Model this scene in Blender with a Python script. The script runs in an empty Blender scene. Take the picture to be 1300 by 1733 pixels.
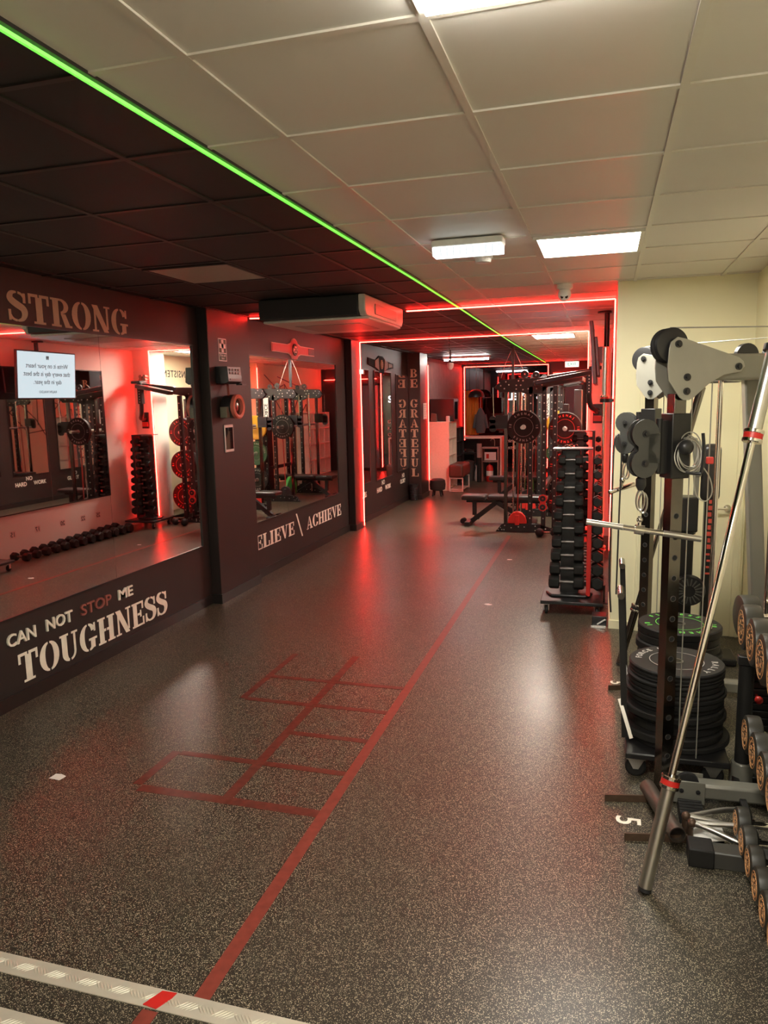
import bpy, bmesh, math, random
from mathutils import Vector, Matrix, Euler
random.seed(7)
SC = bpy.context.scene
COL = SC.collection
PI = math.pi

# ------------------------------------------------------------------ camera
cam_d = bpy.data.cameras.new('camera'); cam = bpy.data.objects.new('camera', cam_d); COL.objects.link(cam)
cam_d.sensor_fit = 'VERTICAL'; cam_d.sensor_height = 36.0; cam_d.lens = 1255.0 / 1733.0 * 36.0
cam_d.clip_start = 0.05; cam_d.clip_end = 100
YAW, PITCH, ROLL = 0.290893, -0.149682, -0.021646
fw = Vector((-math.sin(YAW) * math.cos(PITCH), math.cos(YAW) * math.cos(PITCH), math.sin(PITCH)))
rt = Vector((math.cos(YAW), math.sin(YAW), 0)); up = rt.cross(fw)
r2 = math.cos(ROLL) * rt + math.sin(ROLL) * up; u2 = -math.sin(ROLL) * rt + math.cos(ROLL) * up
M3 = Matrix((r2, u2, -fw)).transposed()
cam.matrix_world = Matrix.Translation((0, 0, 1.86)) @ M3.to_4x4()
SC.camera = cam

# ------------------------------------------------------------------ world, view
w = bpy.data.worlds.new('world'); SC.world = w; w.use_nodes = True
w.node_tree.nodes['Background'].inputs[0].default_value = (0.012, 0.010, 0.010, 1)
w.node_tree.nodes['Background'].inputs[1].default_value = 1.0
SC.view_settings.view_transform = 'Standard'; SC.view_settings.look = 'None'
SC.view_settings.exposure = 1.56; SC.view_settings.gamma = 1.0; SC.view_settings.use_curve_mapping = False
PANEL_STRENGTH = 21.0
LED_STRENGTH = 30.0
try:
    SC.cycles.max_bounces = 10; SC.cycles.glossy_bounces = 7; SC.cycles.diffuse_bounces = 5
    SC.cycles.sample_clamp_indirect = 6.0
    SC.cycles.use_denoising = True
except Exception:
    pass

# ------------------------------------------------------------------ materials
MATS = {}
def pm(name, col, rough=0.5, metal=0.0, spec=0.5, var=0.06, scale=30, bump=0.0, bscale=200, coat=0.0):
    if name in MATS: return MATS[name]
    m = bpy.data.materials.new(name); m.use_nodes = True; nt = m.node_tree; b = nt.nodes['Principled BSDF']
    b.inputs['Metallic'].default_value = metal; b.inputs['Roughness'].default_value = rough
    b.inputs['Specular IOR Level'].default_value = spec
    if coat: b.inputs['Coat Weight'].default_value = coat; b.inputs['Coat Roughness'].default_value = 0.15
    tc = nt.nodes.new('ShaderNodeTexCoord'); nz = nt.nodes.new('ShaderNodeTexNoise'); nz.inputs['Scale'].default_value = scale
    nz.inputs['Detail'].default_value = 4
    nt.links.new(tc.outputs['Object'], nz.inputs['Vector'])
    mr = nt.nodes.new('ShaderNodeMapRange'); mr.inputs['To Min'].default_value = 1 - var * 2; mr.inputs['To Max'].default_value = 1 + var * 2
    nt.links.new(nz.outputs['Fac'], mr.inputs['Value'])
    vm = nt.nodes.new('ShaderNodeVectorMath'); vm.operation = 'SCALE'; vm.inputs[0].default_value = col[:3]
    nt.links.new(mr.outputs['Result'], vm.inputs['Scale']); nt.links.new(vm.outputs[0], b.inputs['Base Color'])
    if bump:
        n2 = nt.nodes.new('ShaderNodeTexNoise'); n2.inputs['Scale'].default_value = bscale
        nt.links.new(tc.outputs['Object'], n2.inputs['Vector'])
        bp = nt.nodes.new('ShaderNodeBump'); bp.inputs['Strength'].default_value = bump; bp.inputs['Distance'].default_value = 0.002
        nt.links.new(n2.outputs['Fac'], bp.inputs['Height']); nt.links.new(bp.outputs[0], b.inputs['Normal'])
    MATS[name] = m; return m
def em(name, col, strength, base=(0.8, 0.8, 0.8)):
    if name in MATS: return MATS[name]
    m = bpy.data.materials.new(name); m.use_nodes = True; b = m.node_tree.nodes['Principled BSDF']
    b.inputs['Base Color'].default_value = (*base, 1); b.inputs['Emission Color'].default_value = (*col, 1)
    b.inputs['Emission Strength'].default_value = strength
    MATS[name] = m; return m
def floor_mat():
    m = bpy.data.materials.new('speckled_rubber'); m.use_nodes = True; nt = m.node_tree; b = nt.nodes['Principled BSDF']
    N = nt.nodes.new; L = nt.links.new
    tc = N('ShaderNodeTexCoord')
    def specks(scale, thr, rad):
        v = N('ShaderNodeTexVoronoi'); v.inputs['Scale'].default_value = scale; L(tc.outputs['Object'], v.inputs['Vector'])
        sp = N('ShaderNodeSeparateColor'); L(v.outputs['Color'], sp.inputs[0])
        g = N('ShaderNodeMath'); g.operation = 'GREATER_THAN'; g.inputs[1].default_value = thr; L(sp.outputs[0], g.inputs[0])
        l = N('ShaderNodeMath'); l.operation = 'LESS_THAN'; l.inputs[1].default_value = rad; L(v.outputs['Distance'], l.inputs[0])
        mu = N('ShaderNodeMath'); mu.operation = 'MULTIPLY'; L(g.outputs[0], mu.inputs[0]); L(l.outputs[0], mu.inputs[1]); return mu
    a = specks(215, 0.70, 0.36); c = specks(400, 0.74, 0.40)
    mx = N('ShaderNodeMath'); mx.operation = 'MAXIMUM'; L(a.outputs[0], mx.inputs[0]); L(c.outputs[0], mx.inputs[1])
    nz = N('ShaderNodeTexNoise'); nz.inputs['Scale'].default_value = 1.3; nz.inputs['Detail'].default_value = 5; L(tc.outputs['Object'], nz.inputs['Vector'])
    cr = N('ShaderNodeMix'); cr.data_type = 'RGBA'; cr.inputs[6].default_value = (0.020, 0.016, 0.0105, 1); cr.inputs[7].default_value = (0.030, 0.026, 0.019, 1)
    L(nz.outputs['Fac'], cr.inputs[0])
    mix = N('ShaderNodeMix'); mix.data_type = 'RGBA'; mix.inputs[7].default_value = (0.52, 0.455, 0.32, 1)
    L(mx.outputs[0], mix.inputs[0]); L(cr.outputs[2], mix.inputs[6]); L(mix.outputs[2], b.inputs['Base Color'])
    mr = N('ShaderNodeMapRange'); mr.inputs['To Min'].default_value = 0.30; mr.inputs['To Max'].default_value = 0.42; L(nz.outputs['Fac'], mr.inputs['Value'])
    L(mr.outputs[0], b.inputs['Roughness']); b.inputs['Specular IOR Level'].default_value = 0.42
    n2 = N('ShaderNodeTexNoise'); n2.inputs['Scale'].default_value = 260; L(tc.outputs['Object'], n2.inputs['Vector'])
    bp = N('ShaderNodeBump'); bp.inputs['Strength'].default_value = 0.12; bp.inputs['Distance'].default_value = 0.001
    L(n2.outputs['Fac'], bp.inputs['Height']); L(bp.outputs[0], b.inputs['Normal'])
    return m
def led_mat(name, col, strength, pitch=0.017, lo=0.35):
    m = bpy.data.materials.new(name); m.use_nodes = True; nt = m.node_tree; b = nt.nodes['Principled BSDF']
    tc = nt.nodes.new('ShaderNodeTexCoord')
    b.inputs['Base Color'].default_value = (0.6, 0.5, 0.5, 1); b.inputs['Emission Color'].default_value = (*col, 1)
    s = nt.nodes.new('ShaderNodeVectorMath'); s.operation = 'DOT_PRODUCT'; s.inputs[1].default_value = (1, 1, 1)
    nt.links.new(tc.outputs['Object'], s.inputs[0])
    k = nt.nodes.new('ShaderNodeMath'); k.operation = 'MULTIPLY'; k.inputs[1].default_value = 2 * PI / pitch; nt.links.new(s.outputs['Value'], k.inputs[0])
    sn = nt.nodes.new('ShaderNodeMath'); sn.operation = 'SINE'; nt.links.new(k.outputs[0], sn.inputs[0])
    mr = nt.nodes.new('ShaderNodeMapRange'); mr.inputs['From Min'].default_value = -1; mr.inputs['To Min'].default_value = strength * lo; mr.inputs['To Max'].default_value = strength * (2 - lo)
    nt.links.new(sn.outputs[0], mr.inputs['Value']); nt.links.new(mr.outputs[0], b.inputs['Emission Strength'])
    return m
FLOOR = floor_mat()
CEIL = pm('ceiling_white', (0.68, 0.645, 0.60), 0.55, spec=0.3, var=0.02, scale=3)
CEILG = pm('ceiling_grid_white', (0.66, 0.62, 0.55), 0.4, var=0.02)
CEILB = pm('ceiling_black', (0.016, 0.013, 0.014), 0.6, var=0.05, scale=3)
CEILBG = pm('ceiling_grid_black', (0.024, 0.018, 0.018), 0.45)
WBLACK = pm('wall_black_paint', (0.024, 0.016, 0.0145), 0.5, var=0.05, scale=2, bump=0.1, bscale=60)
CREAM = pm('cream_paint', (0.86, 0.80, 0.54), 0.5, var=0.02, scale=2)
WWHITE = pm('white_wall_paint', (0.84, 0.78, 0.70), 0.55, var=0.02, scale=2)
SKIRT = pm('black_skirting', (0.02, 0.016, 0.015), 0.3)
MIRROR = pm('mirror_glass', (0.86, 0.86, 0.85), 0.012, 1.0, var=0.0)
WINDOWG = pm('dark_window_glass', (0.15, 0.15, 0.165), 0.02, 1.0, var=0.0)
GLASSD = pm('dark_glass', (0.012, 0.013, 0.016), 0.03, 0.0, 1.0, var=0.0)
BLACKM = pm('black_powder_coat', (0.014, 0.013, 0.013), 0.36, var=0.1)
BLACKR = pm('black_rubber', (0.015, 0.014, 0.013), 0.6, spec=0.3, var=0.12, bump=0.15)
GREYR = pm('grey_black_urethane', (0.034, 0.031, 0.023), 0.42, var=0.15, scale=12)
BLACKP = pm('black_plastic', (0.022, 0.021, 0.022), 0.33)
VINYL = pm('black_vinyl', (0.03, 0.028, 0.027), 0.32, bump=0.1)
CHROME = pm('chrome', (0.78, 0.75, 0.70), 0.09, 1.0, var=0.03)
STEELD = pm('dark_chrome', (0.19, 0.175, 0.165), 0.16, 1.0, var=0.05)
GRIP = pm('knurled_dark_grip', (0.16, 0.14, 0.13), 0.42, 0.9, var=0.1)
STEEL = pm('brushed_steel', (0.62, 0.60, 0.56), 0.3, 1.0, var=0.05)
GREYM = pm('grey_machine_paint', (0.235, 0.225, 0.19), 0.33, 0.3, var=0.04, scale=8)
GREYL = pm('light_grey_plate_paint', (0.36, 0.345, 0.295), 0.36, 0.3, var=0.05, scale=10)
REDP = pm('red_paint', (0.55, 0.02, 0.015), 0.4)
REDPL = pm('red_plastic', (0.62, 0.04, 0.03), 0.35)
WPAINT = pm('white_stencil_paint', (0.92, 0.86, 0.74), 0.55, var=0.10, scale=14)
TAN = pm('tan_stencil_paint', (0.52, 0.32, 0.22), 0.5, var=0.05)
REDBR = pm('red_brown_letters', (0.30, 0.09, 0.07), 0.45)
WHITEP = pm('white_plastic', (0.80, 0.78, 0.74), 0.35)
CABLE = pm('steel_cable', (0.46, 0.44, 0.38), 0.4, 0.6)
WOODR = pm('floor_red_paint', (0.21, 0.040, 0.026), 0.42, var=0.18, scale=25)
WOODF = pm('floor_red_paint_worn', (0.12, 0.027, 0.017), 0.42, var=0.3, scale=25)
ALU = pm('tread_aluminium', (0.60, 0.56, 0.46), 0.42, 0.35, var=0.08, scale=9)
MATTEB = pm('matte_black_leather', (0.014, 0.012, 0.011), 0.8, spec=0.15)
GOLD = pm('orange_logo_print', (0.62, 0.30, 0.12), 0.4, var=0.3, scale=60)
WHITEL = pm('white_laminate', (0.80, 0.74, 0.62), 0.4)
BROWNL = pm('brown_leather', (0.095, 0.038, 0.026), 0.4, bump=0.1)
PAPER = pm('white_paper', (0.85, 0.83, 0.78), 0.6)
GREENW = pm('green_lettering', (0.14, 0.62, 0.08), 0.5)
GREYT = pm('grey_lettering', (0.42, 0.40, 0.37), 0.5)
REDT = pm('red_lettering', (0.75, 0.10, 0.07), 0.5)
YELLOWR = pm('yellow_rubber', (0.72, 0.40, 0.03), 0.45)
GREENR = pm('green_rubber', (0.03, 0.10, 0.045), 0.45)
BRIGHTG = pm('bright_green_rubber', (0.05, 0.45, 0.08), 0.45)
ORANGE = pm('orange_fabric', (0.75, 0.28, 0.04), 0.6)
PANEL = em('panel_light', (1.0, 0.955, 0.84), PANEL_STRENGTH)
TUBE = em('tube_light', (1.0, 0.96, 0.88), 34.0)
PANELF = em('far_panel_light', (1.0, 0.93, 0.78), 46.0)
BULK = em('bulkhead_light', (0.88, 0.97, 1.0), 1.0)
BULKR = em('bulkhead_ribs', (0.80, 0.92, 1.0), 0.28)
LEDR = led_mat('red_led', (1.0, 0.0150, 0.0105), LED_STRENGTH)
LEDG = led_mat('green_led', (0.085, 1.0, 0.035), 0.5, 0.03, 0.75)
SCREEN = em('lit_screen', (0.66, 0.80, 0.86), 0.37, (0.02, 0.02, 0.02))
NEON = em('neon_white', (0.9, 0.95, 1.0), 0.9)
EXITM = em('exit_sign_light', (0.75, 1.0, 0.85), 0.6)

# ------------------------------------------------------------------ mesh builder
def frame(o, x, y):
    x = Vector(x).normalized(); y = Vector(y); z = x.cross(y).normalized(); y = z.cross(x)
    m = Matrix((x, y, z)).transposed().to_4x4(); m.translation = Vector(o); return m
def along(p0, p1):
    p0 = Vector(p0); p1 = Vector(p1); d = (p1 - p0); z = d.normalized()
    a = Vector((0, 0, 1)) if abs(z.z) < 0.9 else Vector((1, 0, 0))
    x = a.cross(z).normalized(); y = z.cross(x)
    m = Matrix((x, y, z)).transposed().to_4x4(); m.translation = p0; return m, d.length
def rz(a): return Matrix.Rotation(a, 4, 'Z')
def T(*p): return Matrix.Translation(p)
class MB:
    def __init__(s): s.v = []; s.f = []; s.mi = []; s.cur = 0
    def add(s, vs, fs, M=None):
        o = len(s.v)
        for p in vs:
            p = Vector(p); s.v.append(M @ p if M is not None else p)
        for f in fs: s.f.append([i + o for i in f]); s.mi.append(s.cur)
        return s
    def box(s, c, d, M=None):
        x, y, z = c; a, b, h = d[0] / 2, d[1] / 2, d[2] / 2
        vs = [(x + i * a, y + j * b, z + k * h) for k in (-1, 1) for j in (-1, 1) for i in (-1, 1)]
        return s.add(vs, [(0, 2, 3, 1), (4, 5, 7, 6), (0, 1, 5, 4), (2, 6, 7, 3), (0, 4, 6, 2), (1, 3, 7, 5)], M)
    def bb(s, x0, x1, y0, y1, z0, z1, M=None):
        return s.box(((x0 + x1) / 2, (y0 + y1) / 2, (z0 + z1) / 2), (abs(x1 - x0), abs(y1 - y0), abs(z1 - z0)), M)
    def bar(s, p0, p1, w, d, roll=0):          # rectangular bar between two points
        m, L = along(p0, p1); return s.box((0, 0, L / 2), (w, d, L), m @ rz(roll))
    def lathe(s, prof, M=None, seg=32, cap=True):   # prof: (r, z) along +Z
        vs = []; fs = []
        for r, z in prof:
            for i in range(seg):
                a = 2 * PI * i / seg; vs.append((r * math.cos(a), r * math.sin(a), z))
        n = len(prof)
        for k in range(n - 1):
            for i in range(seg):
                j = (i + 1) % seg; fs.append((k * seg + i, k * seg + j, (k + 1) * seg + j, (k + 1) * seg + i))
        if cap: fs.append(tuple(range(seg - 1, -1, -1))); fs.append(tuple(range((n - 1) * seg, n * seg)))
        return s.add(vs, fs, M)
    def ring(s, prof, M=None, seg=32):         # closed profile turned about Z
        vs = []; fs = []; n = len(prof)
        for r, z in prof:
            for i in range(seg):
                a = 2 * PI * i / seg; vs.append((r * math.cos(a), r * math.sin(a), z))
        for k in range(n):
            q = (k + 1) % n
            for i in range(seg):
                j = (i + 1) % seg; fs.append((k * seg + i, k * seg + j, q * seg + j, q * seg + i))
        return s.add(vs, fs, M)
    def cyl(s, p0, p1, r, seg=20, r1=None, bev=0.0):
        m, L = along(p0, p1); r1 = r if r1 is None else r1
        if bev: return s.lathe([(r - bev, 0), (r, bev), (r1, L - bev), (r1 - bev, L)], m, seg)
        return s.lathe([(r, 0), (r1, L)], m, seg)
    def tube(s, pts, r, seg=10, smooth=0, closed=False):
        P = [Vector(p) for p in pts]
        if smooth: P = catmull(P, smooth, closed)
        n = len(P); vs = []; fs = []; ref = None
        for i in range(n):
            if closed: t = (P[(i + 1) % n] - P[i - 1])
            else: t = P[min(i + 1, n - 1)] - P[max(i - 1, 0)]
            t.normalize()
            if ref is None: ref = Vector((0, 0, 1)) if abs(t.z) < 0.9 else Vector((1, 0, 0))
            x = (ref - t * ref.dot(t))
            if x.length < 1e-5: x = Vector((1, 0, 0)) - t * t.x
            x.normalize(); ref = x; y = t.cross(x)
            for k in range(seg):
                a = 2 * PI * k / seg; vs.append(P[i] + x * r * math.cos(a) + y * r * math.sin(a))
        m = n if closed else n - 1
        for i in range(m):
            q = (i + 1) % n
            for k in range(seg):
                j = (k + 1) % seg; fs.append((i * seg + k, i * seg + j, q * seg + j, q * seg + k))
        if not closed: fs.append(tuple(range(seg - 1, -1, -1))); fs.append(tuple(range((n - 1) * seg, n * seg)))
        return s.add(vs, fs)
    def prism(s, poly, h0, h1, M=None):        # 2D polygon (ccw) in XY extruded along Z
        n = len(poly); ar = sum(poly[i - 1][0] * poly[i][1] - poly[i][0] * poly[i - 1][1] for i in range(n))
        if ar < 0: poly = poly[::-1]
        vs = [(x, y, h0) for x, y in poly] + [(x, y, h1) for x, y in poly]
        fs = [tuple(range(n - 1, -1, -1)), tuple(range(n, 2 * n))] + [(i, (i + 1) % n, n + (i + 1) % n, n + i) for i in range(n)]
        return s.add(vs, fs, M)
    def sphere(s, c, r, seg=16, sc=(1, 1, 1), M=None):
        vs = []; fs = []; R_ = seg // 2
        vs.append((c[0], c[1], c[2] - r * sc[2]))
        for k in range(1, R_):
            t = -PI / 2 + PI * k / R_
            for i in range(seg):
                a = 2 * PI * i / seg; vs.append((c[0] + r * sc[0] * math.cos(t) * math.cos(a), c[1] + r * sc[1] * math.cos(t) * math.sin(a), c[2] + r * sc[2] * math.sin(t)))
        vs.append((c[0], c[1], c[2] + r * sc[2])); e = len(vs) - 1
        for i in range(seg):
            j = (i + 1) % seg; fs.append((0, 1 + j, 1 + i)); fs.append((e, 1 + (R_ - 2) * seg + i, 1 + (R_ - 2) * seg + j))
            for k in range(R_ - 2): fs.append((1 + k * seg + i, 1 + k * seg + j, 1 + (k + 1) * seg + j, 1 + (k + 1) * seg + i))
        return s.add(vs, fs, M)
    def text(s, txt, size, M, align='CENTER', bold=0.0, th=0.0015, sx=1.0, spacing=1.0):
        vs, fs = text_mesh(txt, align, bold, spacing)
        return s.add([(x * size * sx, y * size, z * th) for x, y, z in vs], fs, M)
    def arc_text(s, txt, M, r, size, centre, step, bold=0.02, th=0.0015, inward=False):
        n = len(txt)
        for i, ch in enumerate(txt):
            if ch == ' ': continue
            a = centre - (i - (n - 1) / 2) * step if not inward else centre + (i - (n - 1) / 2) * step
            rot = a - PI / 2 if not inward else a + PI / 2
            m = M @ T(r * math.cos(a), r * math.sin(a), 0) @ rz(rot)
            s.text(ch, size, m @ T(0, -size * 0.35, 0), 'CENTER', bold, th)
        return s
    def build(s, name, mat, parent=None, bevel=0.0, smooth=True, seg=2):
        me = bpy.data.meshes.new(name); me.from_pydata([tuple(v) for v in s.v], [], s.f)
        mats = mat if isinstance(mat, (list, tuple)) else [mat]
        for m in mats: me.materials.append(m)
        if len(mats) > 1: me.polygons.foreach_set('material_index', s.mi)
        me.validate(); me.update()
        bm = bmesh.new(); bm.from_mesh(me); bmesh.ops.recalc_face_normals(bm, faces=bm.faces); bm.to_mesh(me); bm.free()
        if smooth:
            me.shade_smooth(); me.set_sharp_from_angle(angle=math.radians(38))
        o = bpy.data.objects.new(name, me); COL.objects.link(o)
        if parent is not None: o.parent = parent
        if bevel:
            b = o.modifiers.new('bevel', 'BEVEL'); b.width = bevel; b.segments = seg; b.limit_method = 'ANGLE'; b.angle_limit = math.radians(50)
        return o
def catmull(P, k, closed=False):
    out = []; n = len(P)
    rng = n if closed else n - 1
    for i in range(rng):
        if closed: a, b, c, d = P[i - 1], P[i], P[(i + 1) % n], P[(i + 2) % n]
        else: a, b, c, d = P[max(i - 1, 0)], P[i], P[i + 1], P[min(i + 2, n - 1)]
        for j in range(k):
            t = j / k
            out.append(0.5 * ((2 * b) + (c - a) * t + (2 * a - 5 * b + 4 * c - d) * t * t + (3 * b - a - 3 * c + d) * t ** 3))
    if not closed: out.append(P[-1])
    return out
TXT = {}
def text_mesh(txt, align='CENTER', bold=0.0, spacing=1.0):
    key = (txt, align, bold, spacing)
    if key not in TXT:
        cu = bpy.data.curves.new('t', 'FONT'); cu.body = txt; cu.align_x = align; cu.size = 1.0; cu.extrude = 0.5; cu.offset = bold
        cu.space_character = spacing; cu.resolution_u = 3
        ob = bpy.data.objects.new('t', cu); COL.objects.link(ob)
        dg = bpy.context.evaluated_depsgraph_get(); dg.update()
        me = bpy.data.meshes.new_from_object(ob.evaluated_get(dg))
        TXT[key] = ([(v.co.x, v.co.y, v.co.z + 0.5) for v in me.vertices], [tuple(p.vertices) for p in me.polygons])
        bpy.data.objects.remove(ob); bpy.data.curves.remove(cu); bpy.data.meshes.remove(me)
    return TXT[key]
# ------------------------------------------------------------------ scene bookkeeping
def tag(o, label, cat, group=None, kind=None):
    if label: o['label'] = label
    if cat: o['category'] = cat
    if group: o['group'] = group
    if kind: o['kind'] = kind
    return o
def struct(o): o['kind'] = 'structure'; return o
def thing(name, label, cat, loc=(0, 0, 0), rot=0.0, group=None):
    o = bpy.data.objects.new(name, None); COL.objects.link(o); o.empty_display_size = 0.05
    o.location = loc
    o.rotation_euler = rot if isinstance(rot, (tuple, list, Euler)) else (0, 0, rot)
    return tag(o, label, cat, group)
def dup(root, label, loc, rot=0.0, group=None):
    def cp(o, parent):
        c = o.copy(); COL.objects.link(c)
        if parent is not None: c.parent = parent
        for ch in kids.get(o.name, []): cp(ch, c)
        return c
    kids = {}
    stack = [root]
    while stack:
        q = stack.pop(); kids[q.name] = list(q.children); stack += kids[q.name]
    r = cp(root, None); r.location = loc
    r.rotation_euler = rot if isinstance(rot, (tuple, list, Euler)) else (0, 0, rot)
    if label: r['label'] = label
    if group: r['group'] = group
    return r
ORD = ['first', 'second', 'third', 'fourth', 'fifth', 'sixth', 'seventh', 'eighth', 'ninth', 'tenth', 'eleventh', 'twelfth', 'thirteenth', 'fourteenth', 'fifteenth', 'sixteenth', 'seventeenth', 'eighteenth']
# ------------------------------------------------------------------ stencil serif letters
def brush(pts, ws):
    P = [Vector((p[0], p[1], 0)) for p in pts]; k = 5
    C = catmull(P, k); W = catmull([Vector((a, 0, 0)) for a in ws], k)
    L = []; R = []
    for i in range(len(C)):
        t = C[min(i + 1, len(C) - 1)] - C[max(i - 1, 0)]; n = Vector((-t.y, t.x, 0)).normalized() * (W[i].x / 2)
        L.append(C[i] + n); R.append(C[i] - n)
    return [[(L[i].x, L[i].y), (L[i + 1].x, L[i + 1].y), (R[i + 1].x, R[i + 1].y), (R[i].x, R[i].y)] for i in range(len(C) - 1)]
def arc(cx, cy, rx, ry, tx, ty, a0, a1, n=12):
    q = []
    for i in range(n):
        s = [math.radians(a0 + (a1 - a0) * (i + j) / n) for j in (0, 1)]
        q.append([(cx + rx * math.cos(s[0]), cy + ry * math.sin(s[0])), (cx + rx * math.cos(s[1]), cy + ry * math.sin(s[1])),
                  (cx + (rx - tx) * math.cos(s[1]), cy + (ry - ty) * math.sin(s[1])), (cx + (rx - tx) * math.cos(s[0]), cy + (ry - ty) * math.sin(s[0]))])
    return q
def rc(x0, y0, x1, y1): return [[(x0, y0), (x1, y0), (x1, y1), (x0, y1)]]
def stem(x0, x1, s=0.07, b=True, t=True):
    q = rc(x0, 0, x1, 1)
    if b: q += rc(x0 - s, 0, x0, 0.075) + rc(x1, 0, x1 + s, 0.075)
    if t: q += rc(x0 - s, 0.925, x0, 1) + rc(x1, 0.925, x1 + s, 1)
    return q
def glyphs():
    G = {}
    half = lambda cx, rx: arc(cx - 0.025, 0.5, rx, 0.51, 0.21, 0.07, 92, 268)
    halfr = lambda cx, rx, a0, a1: arc(cx + 0.025, 0.5, rx, 0.51, 0.21, 0.07, a0, a1)
    G['S'] = (0.68, brush([(.33, .97), (.18, .93), (.12, .78), (.2, .66), (.36, .55)], [.06, .13, .19, .22, .23]) + brush([(.36, .55), (.52, .44), (.56, .28), (.48, .1), (.32, .03)], [.23, .22, .19, .13, .06])
              + arc(.36, .76, .24, .24, .07, .08, 20, 85) + rc(.53, .64, .61, .96) + arc(.30, .25, .24, .25, .07, .08, 190, 270) + rc(.04, .03, .12, .38))
    G['T'] = (0.76, rc(.27, 0, .49, .9) + rc(.18, 0, .58, .08) + rc(.03, .9, .355, 1) + rc(.405, .9, .73, 1) + rc(.03, .66, .11, .95) + rc(.65, .66, .73, .95))
    G['R'] = (0.78, stem(.1, .31, .07) + arc(.38, .735, .30, .265, .17, .08, -88, 88) + [[(.38, .47), (.55, .47), (.72, .02), (.52, .02)]] + rc(.52, 0, .78, .075))
    G['O'] = (0.80, half(.4, .35) + halfr(.4, .35, -88, 88))
    G['N'] = (0.84, rc(.12, 0, .20, .9) + rc(.03, 0, .29, .07) + [[(.04, 1), (.28, 1), (.72, 0), (.52, 0)]] + rc(.64, .12, .72, 1) + rc(.55, .93, .81, 1))
    G['G'] = (0.82, half(.4, .35) + halfr(.4, .35, 28, 88) + halfr(.4, .35, -88, -48) + rc(.5, .06, .69, .42) + rc(.42, .36, .78, .44) + rc(.66, .66, .73, .98))
    G['C'] = (0.78, half(.4, .35) + halfr(.4, .35, 28, 88) + halfr(.4, .35, -88, -25) + rc(.66, .64, .73, .98))
    G['U'] = (0.82, rc(.1, .3, .31, 1) + rc(.03, .925, .38, 1) + arc(.385, .3, .285, .31, .21, .08, 180, 265) + arc(.43, .3, .24, .31, .08, .08, 275, 360) + rc(.59, .3, .67, 1) + rc(.51, .925, .76, 1))
    G['H'] = (0.86, stem(.1, .31, .07) + stem(.55, .76, .07) + rc(.31, .45, .405, .55) + rc(.45, .45, .55, .55))
    G['E'] = (0.72, stem(.1, .31, .06) + rc(.34, .92, .66, 1) + rc(.58, .68, .66, 1) + rc(.34, 0, .68, .08) + rc(.6, 0, .68, .34) + rc(.34, .45, .54, .54) + rc(.47, .36, .54, .64))
    G['F'] = (0.70, stem(.1, .31, .07) + rc(.34, .92, .66, 1) + rc(.58, .66, .66, 1) + rc(.34, .45, .54, .54) + rc(.47, .36, .54, .64))
    G['L'] = (0.68, stem(.1, .31, .07) + rc(.34, 0, .65, .08) + rc(.57, 0, .65, .38))
    G['I'] = (0.42, stem(.1, .31, .07))
    G['B'] = (0.78, stem(.1, .31, .06) + arc(.38, .755, .28, .245, .17, .08, -88, 88) + arc(.38, .26, .33, .26, .19, .08, -88, 88))
    G['V'] = (0.78, [[(.06, 1), (.29, 1), (.46, .16), (.38, 0)]] + [[(.6, 1), (.67, 1), (.47, 0), (.41, 0)]] + rc(0, .925, .35, 1) + rc(.52, .925, .76, 1))
    G['A'] = (0.80, [[(.36, 1), (.44, 1), (.74, 0), (.52, 0)]] + [[(.33, .92), (.37, 1), (.17, 0), (.1, 0)]] + rc(.02, 0, .26, .075) + rc(.46, 0, .8, .075) + rc(.2, .28, .52, .36))
    G['\\'] = (0.55, [[(.05, 1.12), (.13, 1.12), (.5, -.12), (.42, -.12)]])
    G[' '] = (0.34, [])
    return G
GL = glyphs()
def stencil(mb, txt, h, length, M, th=0.0015):
    tot = sum(GL[c][0] for c in txt); kx = length / tot; x = 0
    for c in txt:
        wdt, polys = GL[c]
        for j, p in enumerate(polys): mb.prism([((x + a) * kx, b * h) for a, b in p], 0, th + .00003 * j, M)
        x += wdt
    return mb
# ================================================================== STRUCTURE
H = 2.70; XL = -3.52; EDGE = [(-1.30, -3.0), (-1.31, 5.2), (-1.33, 7.0), (-1.37, 9.3), (-1.41, 12.0), (-1.45, 19.0)]
m = MB(); m.bb(-3.62, 1.14, -3.1, 19.05, -0.1, 0.0); struct(m.build('floor', FLOOR, smooth=False))
def slab(name, poly, mat):
    m = MB(); m.prism(poly, H + 0.006, H + 0.06); return struct(m.build(name, mat, smooth=False))
slab('ceiling', EDGE + [(1.14, 19.0), (1.14, -3.0)], CEIL)
slab('ceiling.001', EDGE + [(-3.62, 19.0), (-3.62, -3.0)], CEILB)
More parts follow.
